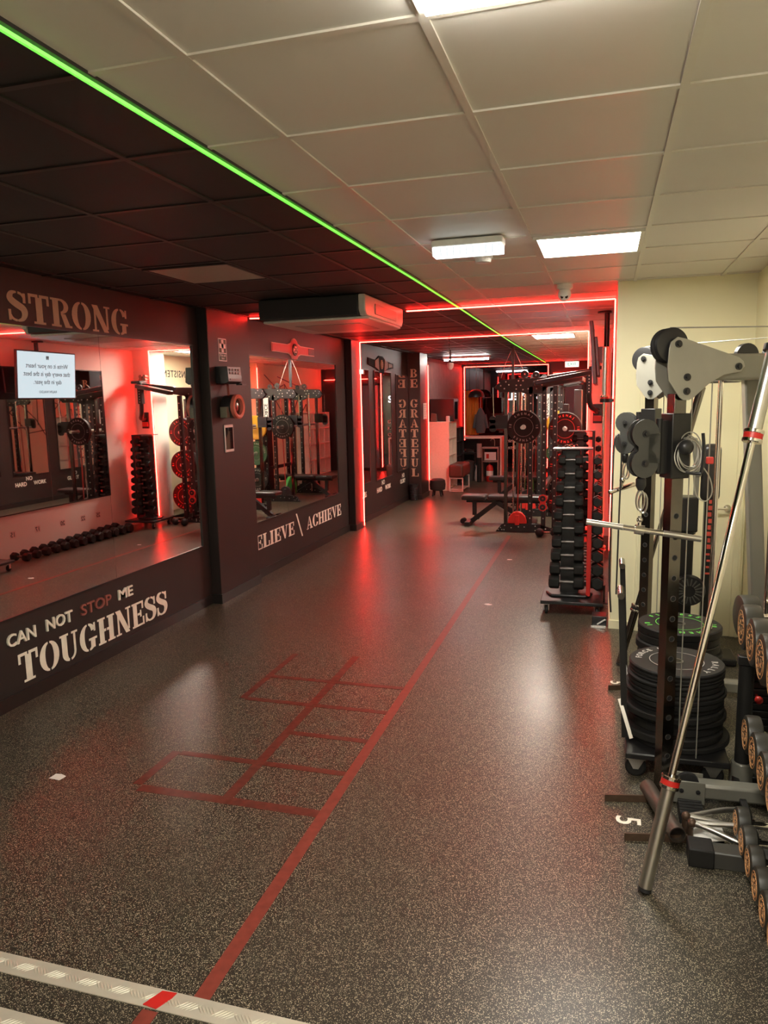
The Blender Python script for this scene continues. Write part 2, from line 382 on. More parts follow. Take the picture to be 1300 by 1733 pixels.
# T-bar grid: 0.6 m square tiles
def edge_x(y):
    for (x0, y0), (x1, y1) in zip(EDGE, EDGE[1:]):
        if y0 <= y <= y1: return x0 + (x1 - x0) * (y - y0) / (y1 - y0)
    return EDGE[-1][0]
gw = MB(); gb = MB(); gx = [0.19 - 0.6 * k for k in range(-1, 7)]; gy0 = 1.755
for x in gx:
    (gw if x > -1.2 else gb).bb(x - 0.012, x + 0.012, -3, 18.95, H, H + 0.012)
y = gy0 - 0.6 * 7
while y < 18.9:
    e = edge_x(max(y, -3)); gw.bb(e, 1.1, y - 0.012, y + 0.012, H + 0.0004, H + 0.012); gb.bb(-3.52, e, y - 0.012, y + 0.012, H + 0.0004, H + 0.012); y += 0.6
struct(gw.build('trim_1', CEILG, smooth=False)); struct(gb.build('trim_2', CEILBG, smooth=False))
m = MB()
for (x0, y0), (x1, y1) in zip(EDGE, EDGE[1:]): m.prism([(x0 - .012, y0), (x0 + .022, y0), (x1 + .022, y1), (x1 - .012, y1)], H - 0.004, H + 0.012)
struct(m.build('trim_3', CEILBG, smooth=False))
m = MB(); m.bb(-3.62, XL, -3.1, 19.0, 0, H + 0.05); struct(m.build('wall_left', WBLACK, smooth=False))
for k, (x1, y0, y1) in enumerate([(-3.42, 6.05, 6.86), (-3.42, 10.0, 10.34), (-3.28, 13.45, 14.04)]):
    m = MB(); m.bb(XL, x1, y0, y1, 0, H + 0.02); struct(m.build('wall_left.%03d' % (k + 1), WBLACK, bevel=0.006))
m = MB(); prev = -3.0
for x1, y0, y1 in [(-3.42, 6.05, 6.86), (-3.42, 10.0, 10.34), (-3.28, 13.45, 14.04), (XL, 18.9, 18.9)]:
    m.bb(XL, XL + 0.014, prev, y0, 0, 0.088)
    if y1 > y0:
        m.bb(XL, x1 + 0.012, y0 - 0.012, y0, 0, 0.088); m.bb(x1, x1 + 0.012, y0, y1, 0, 0.088); m.bb(XL, x1 + 0.012, y1, y1 + 0.012, 0, 0.088)
    prev = y1
struct(m.build('baseboard_left', SKIRT, smooth=False))
m = MB(); m.bb(-3.62, 1.14, -3.12, -3.0, 0, H + 0.05); struct(m.build('wall_near', WWHITE, smooth=False))
m = MB(); m.bb(1.03, 1.14, -3.0, 6.05, 0, H + 0.05); struct(m.build('wall_right', CREAM, smooth=False))
m = MB(); m.bb(0.07, 1.14, 6.05, 6.95, 0, H + 0.05); struct(m.build('wall_right.001', CREAM, smooth=False))
m = MB(); m.prism([(0.07, 6.95), (0.07, 10.2), (-0.22, 10.2), (-0.22, 10.62), (0.32, 10.62), (1.14, 10.62), (1.14, 6.95)], 0, H + 0.05); struct(m.build('wall_right.002', WWHITE, smooth=False))
m = MB(); m.prism([(0.32, 10.62), (0.32, 14.6), (0.10, 14.6), (0.10, 14.95), (0.32, 14.95), (0.32, 18.95), (1.14, 18.95), (1.14, 10.62)], 0, H + 0.05); struct(m.build('wall_right.003', CREAM, smooth=False))
m = MB(); m.bb(-3.62, 1.14, 18.93, 19.05, 0, H + 0.05); struct(m.build('wall_far', WBLACK, smooth=False))
m = MB(); m.bb(0.058, 0.07, 6.04, 6.95, 0, 0.07); m.bb(0.058, 0.25, 6.038, 6.05, 0, 0.07); struct(m.build('baseboard_right', CREAM, bevel=0.002))
# cream door with frame in the alcove wall
m = MB(); m.bb(0.25, 0.32, 6.025, 6.05, 0, 2.14); m.bb(0.95, 1.02, 6.025, 6.05, 0, 2.14); m.bb(0.32, 0.95, 6.025, 6.05, 2.07, 2.14)
m.bb(0.265, 0.285, 6.018, 6.03, 0, 2.14); m.bb(0.985, 1.005, 6.018, 6.03, 0, 2.14)
struct(m.build('trim_4', CREAM, bevel=0.003))
m = MB(); m.bb(0.32, 0.95, 6.035, 6.05, 0, 2.07); d1 = struct(m.build('door_1', CREAM, bevel=0.002))
m = MB(); m.cyl((0.895, 6.035, 1.0), (0.895, 5.99, 1.0), 0.012); m.cyl((0.895, 5.99, 1.0), (0.80, 5.985, 1.0), 0.009)
m.cyl((0.895, 6.035, 1.0), (0.895, 6.028, 1.0), 0.026); m.build('door_handle', CHROME, d1)
# dark shop window at the far end with a strip of light round it
m = MB(); m.bb(-3.48, -1.40, 18.905, 18.925, 0.12, 2.62); w1 = struct(m.build('window_1', WINDOWG, smooth=False))
m = MB()
for x in (-3.52, -1.40): m.bb(x, x + 0.05, 18.88, 18.93, 0, 2.68)
m.bb(-3.47, -1.40, 18.88, 18.93, 2.62, 2.68); m.bb(-3.47, -1.40, 18.88, 18.93, 0, 0.12); m.build('window_frame', BLACKM, w1)
wl = MB(); MW = frame((-2.0, 18.90, 1.80), (-1, 0, 0), (0, 0, 1))
wl.text('S LEVELS', 0.24, MW, 'CENTER', 0.02); wl.build('sign_lettering', NEON, w1)
wl = MB()
for i, s in enumerate(['Group', 'Kids and Teens', 'Online', 'Personal Training', 'Reformer Pilates']): wl.text(s, 0.13, frame((-1.52, 18.90, 1.25 - 0.17 * i), (-1, 0, 0), (0, 0, 1)), 'LEFT', 0.01)
wl.build('window_lettering', WHITEP, w1)
m = MB(); m.bb(-1.30, -0.55, 18.905, 18.925, 0.08, 2.25); w2 = struct(m.build('door_2', pm('blue_grey_glass', (0.16, 0.18, 0.22), 0.08, 0, 0.8), smooth=False))
m = MB()
for a, b_ in ((-1.34, -1.28), (-0.57, -0.51)): m.bb(a, b_, 18.88, 18.93, 0, 2.3)
m.bb(-1.34, -0.51, 18.88, 18.93, 2.25, 2.31); m.bb(-1.28, -0.57, 18.88, 18.93, 0, 0.08); m.build('door_frame', BLACKM, w2)
m = MB(); m.cyl((-0.66, 18.86, 0.85), (-0.66, 18.86, 1.35), 0.014); m.cyl((-0.66, 18.86, 0.9), (-0.66, 18.91, 0.9), 0.008); m.cyl((-0.66, 18.86, 1.3), (-0.66, 18.91, 1.3), 0.008); m.build('door_handle', STEEL, w2)
# worn grey panelling on the far part of the left wall
m = MB(); m.bb(XL, XL + 0.02, 14.06, 18.85, 0.09, 2.62)
gp = pm('grey_streaked_panel', (0.13, 0.11, 0.105), 0.5, var=0.25, scale=6); struct(m.build('trim_5', gp, smooth=False))

# ================================================================== CEILING FITTINGS
def panel(x0, x1, y0, y1, label, mat=PANEL, grp=None, z=H):
    t = thing('ceiling_light_panel', label, 'ceiling light', ((x0 + x1) / 2, (y0 + y1) / 2, z), group=grp)
    a, b_ = (x1 - x0) / 2, (y1 - y0) / 2
    m = MB(); m.bb(-a + .02, a - .02, -b_ + .02, b_ - .02, -0.024 if mat is PANEL and y0 < 3 else -0.001, 0.004); m.build('diffuser', mat, t, smooth=False)
    m = MB(); m.bb(-a, -a + .02, -b_, b_, -0.008, 0.005); m.bb(a - .02, a, -b_, b_, -0.008, 0.005); m.bb(-a + .02, a - .02, -b_, -b_ + .02, -0.008, 0.005); m.bb(-a + .02, a - .02, b_ - .02, b_, -0.008, 0.005)
    m.build('panel_frame', CEILG, t); return t
panel(-0.395, 0.175, 4.21, 4.79, 'bright square light panel between the bulkhead light and cream wall corner')
panel(-0.41, 0.175, 1.135, 1.72, 'bright light panel cut off by the top edge of the photo')
panel(-0.41, 0.175, -1.84, -1.255, 'light panel in the white ceiling behind the camera')
panel(-1.01, -0.43, 10.55, 11.25, 'far light panel in the red-lit white ceiling near the rack machine', PANELF)
t = thing('ceiling_light_panel', 'unlit beige panel set in the black ceiling above the stencilled word STRONG', 'ceiling panel', (-2.51, 4.51, H))
m = MB(); m.bb(-.28, .28, -.29, .29, -0.001, 0.004); m.build('diffuser', pm('beige_unlit_panel', (0.42, 0.33, 0.27), 0.35), t, smooth=False)
m = MB(); m.bb(-.3, -.28, -.31, .31, -.006, .005); m.bb(.28, .3, -.31, .31, -.006, .005); m.bb(-.28, .28, -.31, -.29, -.006, .005); m.bb(-.28, .28, .29, .31, -.006, .005); m.build('panel_frame', CEILBG, t)
# emergency bulkhead
t = thing('bulkhead_light', 'white bulkhead emergency light with ribbed glowing cover on the ceiling', 'emergency light', (-0.725, 4.10, H))
m = MB(); m.bb(-.19, .19, -.055, .065, -0.04, 0); m.build('housing', WHITEP, t, bevel=.008)
m = MB()
m.prism([(-.055, -.04), (.06, -.04), (.05, -.082), (-.045, -.082)], -.185, .185, frame((0, 0, 0), (0, 1, 0), (0, 0, 1)))
m.cur = 1
for k in range(11): m.prism([(-.058, -.042), (-.054, -.042), (-.044, -.085), (-.048, -.085)], -.178 + k * .0345, -.169 + k * .0345, frame((0, 0, 0), (0, 1, 0), (0, 0, 1)))
m.build('cover', [BULK, BULKR], t)
t = thing('smoke_detector', 'round white smoke detector on the ceiling beside the bulkhead light', 'smoke detector', (-0.72, 4.58, H))
m = MB(); m.lathe([(.055, 0), (.058, -.012), (.058, -.02)][::-1], seg=32); m.build('base', WHITEP, t)
m = MB(); m.lathe([(.03, -.045), (.045, -.042), (.05, -.022), (.05, -.018)], seg=32); m.build('sensor_dome', WHITEP, t)
t = thing('security_camera', 'white turret security camera under the ceiling by the red strip light', 'security camera', (-0.32, 6.0, H))
m = MB(); m.lathe([(.035, -.05), (.06, -.03), (.062, 0)], seg=28); m.build('base', WHITEP, t)
m = MB(); m.sphere((0, -.01, -.075), .05, 24); m.build('turret', WHITEP, t)
m = MB(); 
fm = frame((0.0, -.046, -.095), (1, 0, 0), (0, .55, 1))
m.lathe([(.012, -.004), (.012, .008)], fm @ T(-.016, 0, 0), 16); m.lathe([(.012, -.004), (.012, .008)], fm @ T(.016, 0, 0), 16); m.build('lens', GLASSD, t)
# ceiling cassette air conditioner
t = thing('air_conditioner', 'suspended ceiling air conditioner painted black with pale underside', 'air conditioner', (-2.31, 6.36, H))
P = frame((0, 0, 0), (0, 1, 0), (0, 0, 1))
m = MB(); m.bb(-.47, .40, -.58, .58, -.165, 0); m.build('body', CEILB, t, bevel=.01)
m = MB(); m.prism([(-.46, -.52), (.42, -.52), (.46, -.48), (.46, .48), (.40, .58), (-.46, .58)], -.188, -.166); m.build('underside', pm('pale_ac_plastic', (0.58, 0.53, 0.48), 0.35), t, bevel=.008)
m = MB(); m.bb(-.30, .30, -.22, .34, -.1925, -.188); m.build('intake_grille', pm('ac_grille', (0.36, 0.30, 0.27), 0.4), t)
m = MB(); m.prism([(-.58, 0), (.58, 0), (.58, -.12), (.54, -.165), (-.54, -.165), (-.58, -.12)], .40, .46, P); m.build('end_panel', pm('pale_ac_plastic', (0.58, 0.53, 0.48), 0.35), t, bevel=.01)
m = MB(); m.bb(.46, .468, -.32, .32, -.135, -.05); m.build('outlet_flap', pm('ac_grille', (0.36, 0.30, 0.27), 0.4), t, bevel=.003)
# tube light at the far end
t = thing('tube_light', 'white batten tube light on the black ceiling near the dark window', 'ceiling light', (-2.72, 15.1, H))
m = MB(); m.bb(-.48, .48, -.03, .03, -.045, 0); m.build('batten', WHITEP, t); m = MB(); m.cyl((-.45, 0, -.062), (.45, 0, -.062), .018); m.build('tube', TUBE, t)
# red light strips
def led_strip(label, runs, mat=LEDR, wdt=0.011):
    m = MB()
    for pts in runs:
        for a, b_ in zip(pts, pts[1:]): m.bar(a, b_, wdt, wdt)
    return tag(m.build('light_strip', mat, smooth=False), label, 'strip light')
z = H - 0.012
led_strip('short red strip light between the first pier and the air conditioner', [[(-3.405, 6.876, z), (-2.80, 6.985, z)]])
led_strip('nearest red strip light from the air conditioner to the cream corner and down it', [[(-1.83, 7.0, z), (0.060, 6.957, z), (0.060, 6.957, 0.46)]])
led_strip('second red strip light running from the belt mirror pier across the ceiling', [[(-3.408, 10.352, 0.02), (-3.408, 10.352, z), (-0.232, 10.19, z), (-0.232, 10.19, 0.1)]])
led_strip('red strip light on the pier lettered BE GRATEFUL', [[(-3.27, 14.052, 0.3), (-3.27, 14.052, 2.5)]])
led_strip('upright red strip light on the far right corner, seen in the belt mirror', [[(0.088, 14.59, 2.6), (0.088, 14.59, 0.3)]])
led_strip('red strip light framing the dark far window', [[(-3.45, 18.87, 0.1), (-3.45, 18.87, 2.64), (-1.37, 18.87, 2.64), (-1.37, 18.87, 0.1)]])
led_strip('short red strip light above the far glass door', [[(-1.25, 18.87, 2.42), (0.2, 18.87, 2.42)]])
led_strip('green strip light along the edge between white and black ceilings', [[(x + 0.004, y, H - 0.009) for x, y in EDGE]], LEDG, 0.009)
# exit sign
t = thing('exit_sign', 'small lit exit box hanging below the ceiling at the far end', 'exit sign', (-0.80, 18.7, 2.62))
m = MB(); m.bb(-.17, .17, -.025, .025, -.08, .07); m.build('housing', WHITEP, t, bevel=.005); m = MB(); m.bb(-.155, .155, -.03, -.024, -.068, .058); m.build('sign_face', EXITM, t)
m = MB(); m.text('EXIT', 0.1, frame((0, -.0305, -.035), (1, 0, 0), (0, 0, 1)), 'CENTER', .015); m.build('lettering', pm('exit_green', (0.03, 0.3, 0.12), 0.5), t)
m = MB(); m.cyl((-.1, 0, .07), (-.1, 0, .08), .004); m.cyl((.1, 0, .07), (.1, 0, .08), .004); m.build('hanger', STEEL, t)
# chain with hook and dome camera
t = thing('hanging_chain', 'black chain hanging from the ceiling before the far light tube', 'chain', (-2.03, 10.0, H))
m = MB()
for k in range(10): m.tube([(0, 0.012 * (1 if k % 2 else 0) , -.02 - k * .03), (.008 if k % 2 == 0 else 0, .008 if k % 2 else 0, -.034 - k * .03), (0, 0, -.052 - k * .03), (-.008 if k % 2 == 0 else 0, -.008 if k % 2 else 0, -.034 - k * .03)], .003, 6, 2, True)
m.build('links', STEELD, t); m = MB(); m.tube([(0, 0, 0), (.0, 0, -.02)], .004, 6); m.sphere((0, 0, -.33), .014, 10); m.build('hook', STEELD, t)
t = thing('dome_camera', 'small white dome camera below the black ceiling near the far light tube', 'security camera', (-2.62, 13.0, H))
m = MB(); m.cyl((0, 0, 0), (0, 0, -.22), .012); m.build('stem', BLACKM, t); m = MB(); m.lathe([(.02, -.34), (.05, -.30), (.06, -.26), (.055, -.235), (.05, -.22)], seg=24); m.build('dome', WHITEP, t)

# ================================================================== FLOOR MARKS
def mark(name, label, cat, polys, mat, z0=0.0, z1=0.0012):
    m = MB()
    for k, p in enumerate(polys): m.prism(p, z0, z1 + k * .00012)
    return tag(m.build(name, mat, smooth=False), label, cat)
def fl(x0, y0, x1, y1, wd=0.055):
    d = Vector((x1 - x0, y1 - y0)).normalized(); n = Vector((-d.y, d.x)) * wd / 2
    return [(x0 + n.x, y0 + n.y), (x1 + n.x, y1 + n.y), (x1 - n.x, y1 - n.y), (x0 - n.x, y0 - n.y)]
mark('floor_line', 'long faded red line painted down the middle of the rubber floor', 'floor marking', [fl(-1.185, 1.815, -1.20, 5.4), fl(-1.20, 5.4, -1.22, 10.0)], WOODR)
mark('floor_line', 'short red line between the two tread plate strips', 'floor marking', [fl(-1.315, 1.635, -1.315, 1.745)], WOODR)
lad = [fl(-2.16, 2.915, -1.21, 2.915, .06), fl(-1.69, 2.94, -1.72, 4.95, .055), fl(-2.19, 2.94, -2.19, 3.3, .05)]
for yy in (3.29, 3.66, 4.05, 4.44): lad.append(fl(-2.16 if yy in (3.29, 4.05, 4.44) else -1.70, yy, -1.22, yy, .045))
lad += [fl(-2.18, 4.05, -2.18, 4.9, .045)]
mark('floor_ladder', 'worn red agility ladder painted beside the long red line', 'floor marking', lad, WOODF, 0, 0.0008)
m = MB(); m.text('5', 0.15, frame((0.085, 3.205, 0.0), (0, -1, 0), (1, 0, 0)), 'CENTER', .01); tag(m.build('floor_number', WPAINT, smooth=False), 'white number 5 on the floor between two steel foot plates', 'number')
m = MB(); m.text('5', 0.12, frame((0.07, 4.86, 0.0), (0, -1, 0), (1, 0, 0)), 'CENTER', .01); tag(m.build('floor_number', WPAINT, smooth=False), 'white number on the floor behind the plate trolley', 'number')
def scrap(x, y, s, label, sd):
    r = random.Random(sd); pts = [(x + s * (0.7 + .5 * r.random()) * math.cos(a * PI / 4), y + s * .8 * (0.6 + .5 * r.random()) * math.sin(a * PI / 4)) for a in range(8)]
    m = MB(); m.prism(pts, 0, 0.002); tag(m.build('paper_scrap', PAPER), label, 'scrap')
scrap(-2.63, 2.90, .045, 'torn white scrap on the floor below the word TOUGHNESS', 1)
scrap(-0.99, 6.54, .035, 'pale scrap on the floor right of the red line, nearer the camera', 2)
scrap(-1.03, 8.48, .035, 'pale scrap on the floor right of the red line, farther away', 3)
# aluminium tread strips
def tread(y0, y1, x0, x1, label):
    t = thing('tread_plate_strip', label, 'metal strip', (0, 0, 0))
    m = MB(); m.bb(x0, x1, y0, y1, 0, .003); m.build('plate', ALU, t)
    m = MB(); p = .062; k = 0; x = x0 + .03; w_ = y1 - y0
    while x < x1 - .03:
        s = 1 if k % 2 == 0 else -1
        for j in range(5):
            M = T(x + (j - 2) * .0125, (y0 + y1) / 2 - s * (j - 2) * .0, .003) @ rz(s * PI / 4)
            m.add([(-.024, 0, 0), (0, -.0032, 0), (.024, 0, 0), (0, .0032, 0), (-.012, 0, .0022), (.012, 0, .0022)], [(0, 1, 4), (1, 5, 4), (1, 2, 5), (2, 3, 5), (3, 4, 5), (3, 0, 4)], M)
        x += p; k += 1
    m.build('tread_bars', ALU, t); return t
tr = tread(1.752, 1.828, -2.6, 0.6, 'farther aluminium tread plate strip across the floor with red smear')
m = MB(); m.prism([(-1.35, 1.757), (-1.30, 1.752), (-1.275, 1.80), (-1.27, 1.824), (-1.32, 1.82)], .003, .0058); m.build('paint_smear', REDP, tr)
tread(1.545, 1.632, -2.6, 0.6, 'nearer aluminium tread plate strip in the bottom corner')

# ================================================================== LEFT WALL
WL = lambda y, z, dx=0.0: frame((XL + dx, y, z), (0, 1, 0), (0, 0, 1))
def lettering(label, mb, mat): return tag(mb.build('wall_lettering', mat, smooth=False), label, 'wall lettering')
lettering('tan stencilled word STRONG above the nearest mirror', stencil(MB(), 'STRONG', .185, 1.22, WL(3.82, 2.392)), TAN)
lettering('white stencilled word TOUGHNESS below the nearest mirror', stencil(MB(), 'TOUGHNESS', .195, 1.68, WL(3.63, 0.125)), WPAINT)
t = thing('wall_lettering', 'small raised letters CAN NOT STOP ME above the word TOUGHNESS', 'wall lettering', (0, 0, 0))
def word(s, y0, y1, z, h, mat, parent, lab=None, th=.012):
    vs, _ = text_mesh(s, 'LEFT', .012); wdt = max(v[0] for v in vs); k = h / .7
    m = MB(); m.text(s, k, WL(y0, z), 'LEFT', .012, th, (y1 - y0) / (wdt * k)); o = m.build('letters', mat, parent)
    if lab: o['label'] = lab
word('CAN', 3.555, 3.80, .392, .078, WPAINT, t); word('NOT', 3.89, 4.15, .395, .078, WPAINT, t)
word('STOP', 4.235, 4.575, .40, .078, REDBR, t, 'dull red letters reading STOP'); word('ME', 4.655, 4.84, .40, .078, WPAINT, t)
lettering('white stencilled words BELIEVE and ACHIEVE split by a slanted stroke', stencil(stencil(stencil(MB(), 'BELIEVE', .155, 1.25, WL(6.78, .305)), '\\', .24, .24, WL(8.06, .27)), 'ACHIEVE', .155, 1.27, WL(8.40, .29)), WPAINT)
def small(label, parts):
    m = MB()
    for s, y, zz, h in parts: m.text(s, h / .7, WL(y, zz), 'CENTER', .015, .002)
    lettering(label, m, WPAINT)
small('small white letters FLEBS below the first narrow mirror', [('FLEBS', 10.69, .385, .085)])
small('small white words NO HARD WORK below the middle narrow mirror', [('NO', 11.75, .475, .075), ('HARD', 11.53, .375, .075), ('WORK', 12.03, .375, .075)])
small('small white words NO GLORY below the third narrow mirror', [('NO', 13.03, .46, .075), ('GLORY', 12.99, .36, .075)])
m = MB()
for i, ch in enumerate('BE GRATEFUL'):
    if ch != ' ':
        zz = 2.42 - .157 - (i * .185 if i < 2 else .55 + (i - 3) * .183)
        stencil(m, ch, .15, .15, frame((-3.475, 13.45, zz), (1, 0, 0), (0, 0, 1)))
lettering('tan stencilled words BE GRATEFUL running down the third pier', m, TAN)
# mirrors
def mirror(label, y0, y1, z0, z1, seams=(), flip=False, x=XL, grp=None):
    t = thing('wall_mirror', label, 'mirror', (x, (y0 + y1) / 2, z0), PI if flip else 0, grp)
    e = [-(y1 - y0) / 2] + [(s - (y0 + y1) / 2) for s in seams] + [(y1 - y0) / 2]
    for a, b_ in zip(e, e[1:]):
        m = MB(); m.bb(0, .006, a + .0015, b_ - .0015, 0, z1 - z0); m.build('mirror_pane', MIRROR, t, smooth=False)
    m = MB(); L = (y1 - y0) / 2; hh = z1 - z0
    m.bb(0, .014, -L - .012, -L, -.012, hh + .012); m.bb(0, .014, L, L + .012, -.012, hh + .012); m.bb(0, .014, -L, L, -.012, 0); m.bb(0, .014, -L, L, hh, hh + .012)
    m.build('mirror_edge', BLACKM, t); return t
mirror('largest wall mirror in two panes under the word STRONG', 2.2, 5.92, .575, 2.37, (4.66,))
mirror('wall mirror in two panes above the words BELIEVE and ACHIEVE', 6.98, 9.58, .605, 2.345, (7.86, 8.95))
mirror('narrow wall mirror above the letters FLEBS', 10.5, 11.045, .605, 2.32)
mirror('narrow wall mirror above the words NO HARD WORK', 11.36, 12.30, .58, 2.315)
mirror('narrow wall mirror above the words NO GLORY, beside the lettered pier', 12.62, 13.42, .60, 2.29)
mirror('wall mirror on the right recess wall above the dumbbells', 7.2, 9.40, .55, 2.36, (8.4,), True, 0.07)
# things on the first pier
XP = -3.42
t = thing('first_aid_sign', 'green first aid sign with white cross on the first pier', 'sign', (XP, 6.31, 2.25))
m = MB(); m.bb(0, .003, -.075, .075, 0, .205); m.build('board', WHITEP, t)
m = MB(); m.bb(.003, .0036, -.067, .067, .075, .198); m.bb(.003, .0036, -.067, .067, .007, .068); m.build('green_field', pm('dark_green_print', (0.02, 0.07, 0.035), 0.5), t)
m = MB(); m.bb(.0036, .0042, -.02, .02, .08, .193); m.bb(.0036, .0042, -.055, .055, .117, .157); m.text('First aid', .032, frame((.0036, 0, .042), (0, 1, 0), (0, 0, 1))); m.text('box', .032, frame((.0036, 0, .016), (0, 1, 0), (0, 0, 1))); m.build('cross', WHITEP, t)
t = thing('wall_monitor_box', 'black wall box with sloped face of buttons above the bell', 'control box', (XP, 6.29, 2.04))
m = MB(); m.prism([(0, 0), (.10, 0), (.13, .02), (.12, .155), (0, .155)], -.13, .13, frame((0, 0, 0), (1, 0, 0), (0, 0, 1)) ); m.build('case', BLACKP, t, bevel=.004)
m = MB()
for r in range(2):
    for c in range(4): m.bb(.1255, .131, -.10 + c * .055, -.065 + c * .055, .085 + r * .03, .105 + r * .03)
m.bb(.127, .133, -.1, .1, .03, .045); m.build('buttons', pm('brownish_keys', (0.10, 0.055, 0.045), 0.4), t)
m = MB(); m.bb(.10, .16, .07, .16, -.012, .0); m.build('tray', BLACKP, t)
t = thing('alarm_bell', 'round red-rimmed drum bell hung on the first pier', 'bell', (XP, 6.30, 1.83))
MX = frame((0, 0, 0), (0, 1, 0), (0, 0, 1))
m = MB(); m.lathe([(.07, 0), (.105, .015), (.112, .07), (.112, .12)], MX, 40); m.build('drum', BLACKP, t)
m = MB(); m.ring([(.112, .115), (.112, .15), (.10, .158), (.078, .15), (.078, .115)], MX, 40); m.build('rim', pm('salmon_red_rim', (0.70, 0.20, 0.14), 0.4), t)
m = MB(); m.lathe([(.078, .118), (.05, .13), (.012, .138)], MX, 32); m.build('face', STEELD, t)
m = MB(); m.bb(.03, .10, -.15, -.09, -.10, .0); m.build('bracket', pm('grey_green_plastic', (0.15, 0.14, 0.10), 0.4), t, bevel=.004); m = MB(); m.bar((.07, -.04, .10), (.03, .02, .21), .02, .006); m.build('strap', pm('strap_red', (0.30, 0.07, 0.05), 0.6), t)
t = thing('wall_tablet', 'white-edged tablet with black screen on the first pier', 'tablet', (XP, 6.34, 1.405))
m = MB(); m.bb(0, .012, -.085, .085, 0, .258); m.build('case', WHITEP, t, bevel=.006); m = MB(); m.bb(.012, .0128, -.072, .072, .026, .232); m.build('screen', GLASSD, t)
# belts
def belt(name, label, y, z, L, hgt, mat, rim, disc, endmat, shape=None):
    t = thing(name, label, 'belt', (XL, y, z)); M = WL(0, 0, -XL)
    def outline(k):
        if shape: return [(x * (1 if k == 1 else .97), y_ * (1 if k == 1 else .90)) for x, y_ in shape]
        l = L / 2 * k if k == 1 else L / 2 - .012; hb = hgt * .19 * (1 if k == 1 else .8); R = hgt / 2 - (0 if k == 1 else .01)
        pts = []; n = 14; a0 = math.asin(min(.9, hb * 1.5 / R))
        up_ = [(R * math.cos(a), R * math.sin(a)) for a in [a0 + (PI - 2 * a0) * i / n for i in range(n + 1)]]
        up_ = [(l, -hb), (l, hb), (R * 1.45, hb * 1.05)] + up_ + [(-R * 1.45, hb * 1.05), (-l, hb), (-l, -hb), (-R * 1.45, -hb * 1.05)]
        lo = [(R * math.cos(a), R * math.sin(a)) for a in [PI + a0 + (PI - 2 * a0) * i / n for i in range(n + 1)]]
        return up_ + lo + [(R * 1.45, -hb * 1.05)]
    m = MB(); m.prism(outline(1), 0, .010, M); m.build('backing', rim, t)
    m = MB(); m.prism(outline(2), .010, .014, M); m.build('strap', mat, t)
    m = MB(); m.lathe([(hgt * .27, 0.014), (hgt * .27, .022), (hgt * .1, .028)], M, 28); m.build('medallion', disc[0], t)
    m = MB(); m.ring([(hgt * .2, .022), (hgt * .22, .03), (hgt * .25, .022)], M, 28)
    for k in range(6): m.lathe([(.012, .02), (.012, .03)], M @ T(hgt * .13 * math.cos(k * PI / 3), hgt * .13 * math.sin(k * PI / 3), 0), 10)
    m.build('relief', disc[1], t)
    m = MB(); m.bb(L / 2 - .2, L / 2 - .015, -hgt * .15, hgt * .15, .014, .016, M); m.build('strap_end', endmat, t)
belt('championship_belt', 'red championship belt with dark round medallion above the two-pane mirror', 8.21, 2.465, 1.24, .26, REDPL, pm('pink_rim', (0.75, 0.4, 0.34), 0.4), (BLACKP, STEEL), BLACKP)
belt('championship_belt', 'black championship belt with gold plates above the narrow mirrors', 11.75, 2.43, 1.42, .28, MATTEB, MATTEB, (pm('copper_plate', (0.20, 0.085, 0.055), 0.6, 0.0, 0.25), pm('brass', (0.34, 0.21, 0.10), 0.5, 0.2)), MATTEB,
     [(-.72, -.02), (-.71, .085), (-.47, .07), (-.30, .065), (-.13, .135), (.10, .135), (.24, .075), (.48, .055), (.70, .035), (.72, -.03), (.50, -.06), (.26, -.085), (.10, -.14), (-.12, -.14), (-.28, -.075), (-.5, -.045)])
m = MB()
for q in ([(-.36, -.045), (-.36, .05), (-.17, .10), (-.14, -.10)], [(.36, -.045), (.36, .045), (.17, .09), (.14, -.10)], [(.40, -.04), (.40, .035), (.62, .025), (.62, -.02)]): m.prism(q, .014, .020, WL(0, 0, -XL))
m.build('side_plates', MATS['copper_plate'], bpy.data.objects['championship_belt.001'])
# ================================================================== EQUIPMENT BUILDERS
def W(t, mb, name, mat, parent=None, bevel=0.0, **k):      # part given in room coordinates, stored relative to its thing
    o = Vector(t.location); mb.v = [v - o for v in mb.v]; return mb.build(name, mat, parent or t, bevel, **k)
def hexhead(m, x0, x1, r, sgn):
    k = [(r * math.cos(PI / 6 + i * PI / 3), r * math.sin(PI / 6 + i * PI / 3)) for i in range(6)]
    MXX = frame((0, 0, 0), (0, 1, 0), (0, 0, 1)); vs = []; prof = [(x0, .86), (x0 + sgn * .012, 1), (x1 - sgn * .016, 1), (x1, .80)]
    for x, s in prof: vs += [(a * s, b_ * s, x) for a, b_ in k]
    fs = [(j * 6 + i, j * 6 + (i + 1) % 6, (j + 1) * 6 + (i + 1) % 6, (j + 1) * 6 + i) for j in range(3) for i in range(6)] + [tuple(range(6)), tuple(range(18, 24))]
    m.add(vs, fs, MXX)
def hex_dumbbell(L, r, label, loc, rot=0.0, group=None):
    t = thing('hex_dumbbell', label, 'dumbbell', loc, rot, group); hl = L * .3
    for s in (-1, 1):
        m = MB(); hexhead(m, s * (L / 2 - hl), s * L / 2, r, s); m.build('head', BLACKR, t, bevel=.004)
    m = MB(); q = L / 2 - hl + .004; m.lathe([(.013, -q), (.0135, -q * .6), (.0165, 0), (.0135, q * .6), (.013, q)], frame((0, 0, 0), (0, 1, 0), (0, 0, 1)), 14); m.build('handle', GRIP, t); return t
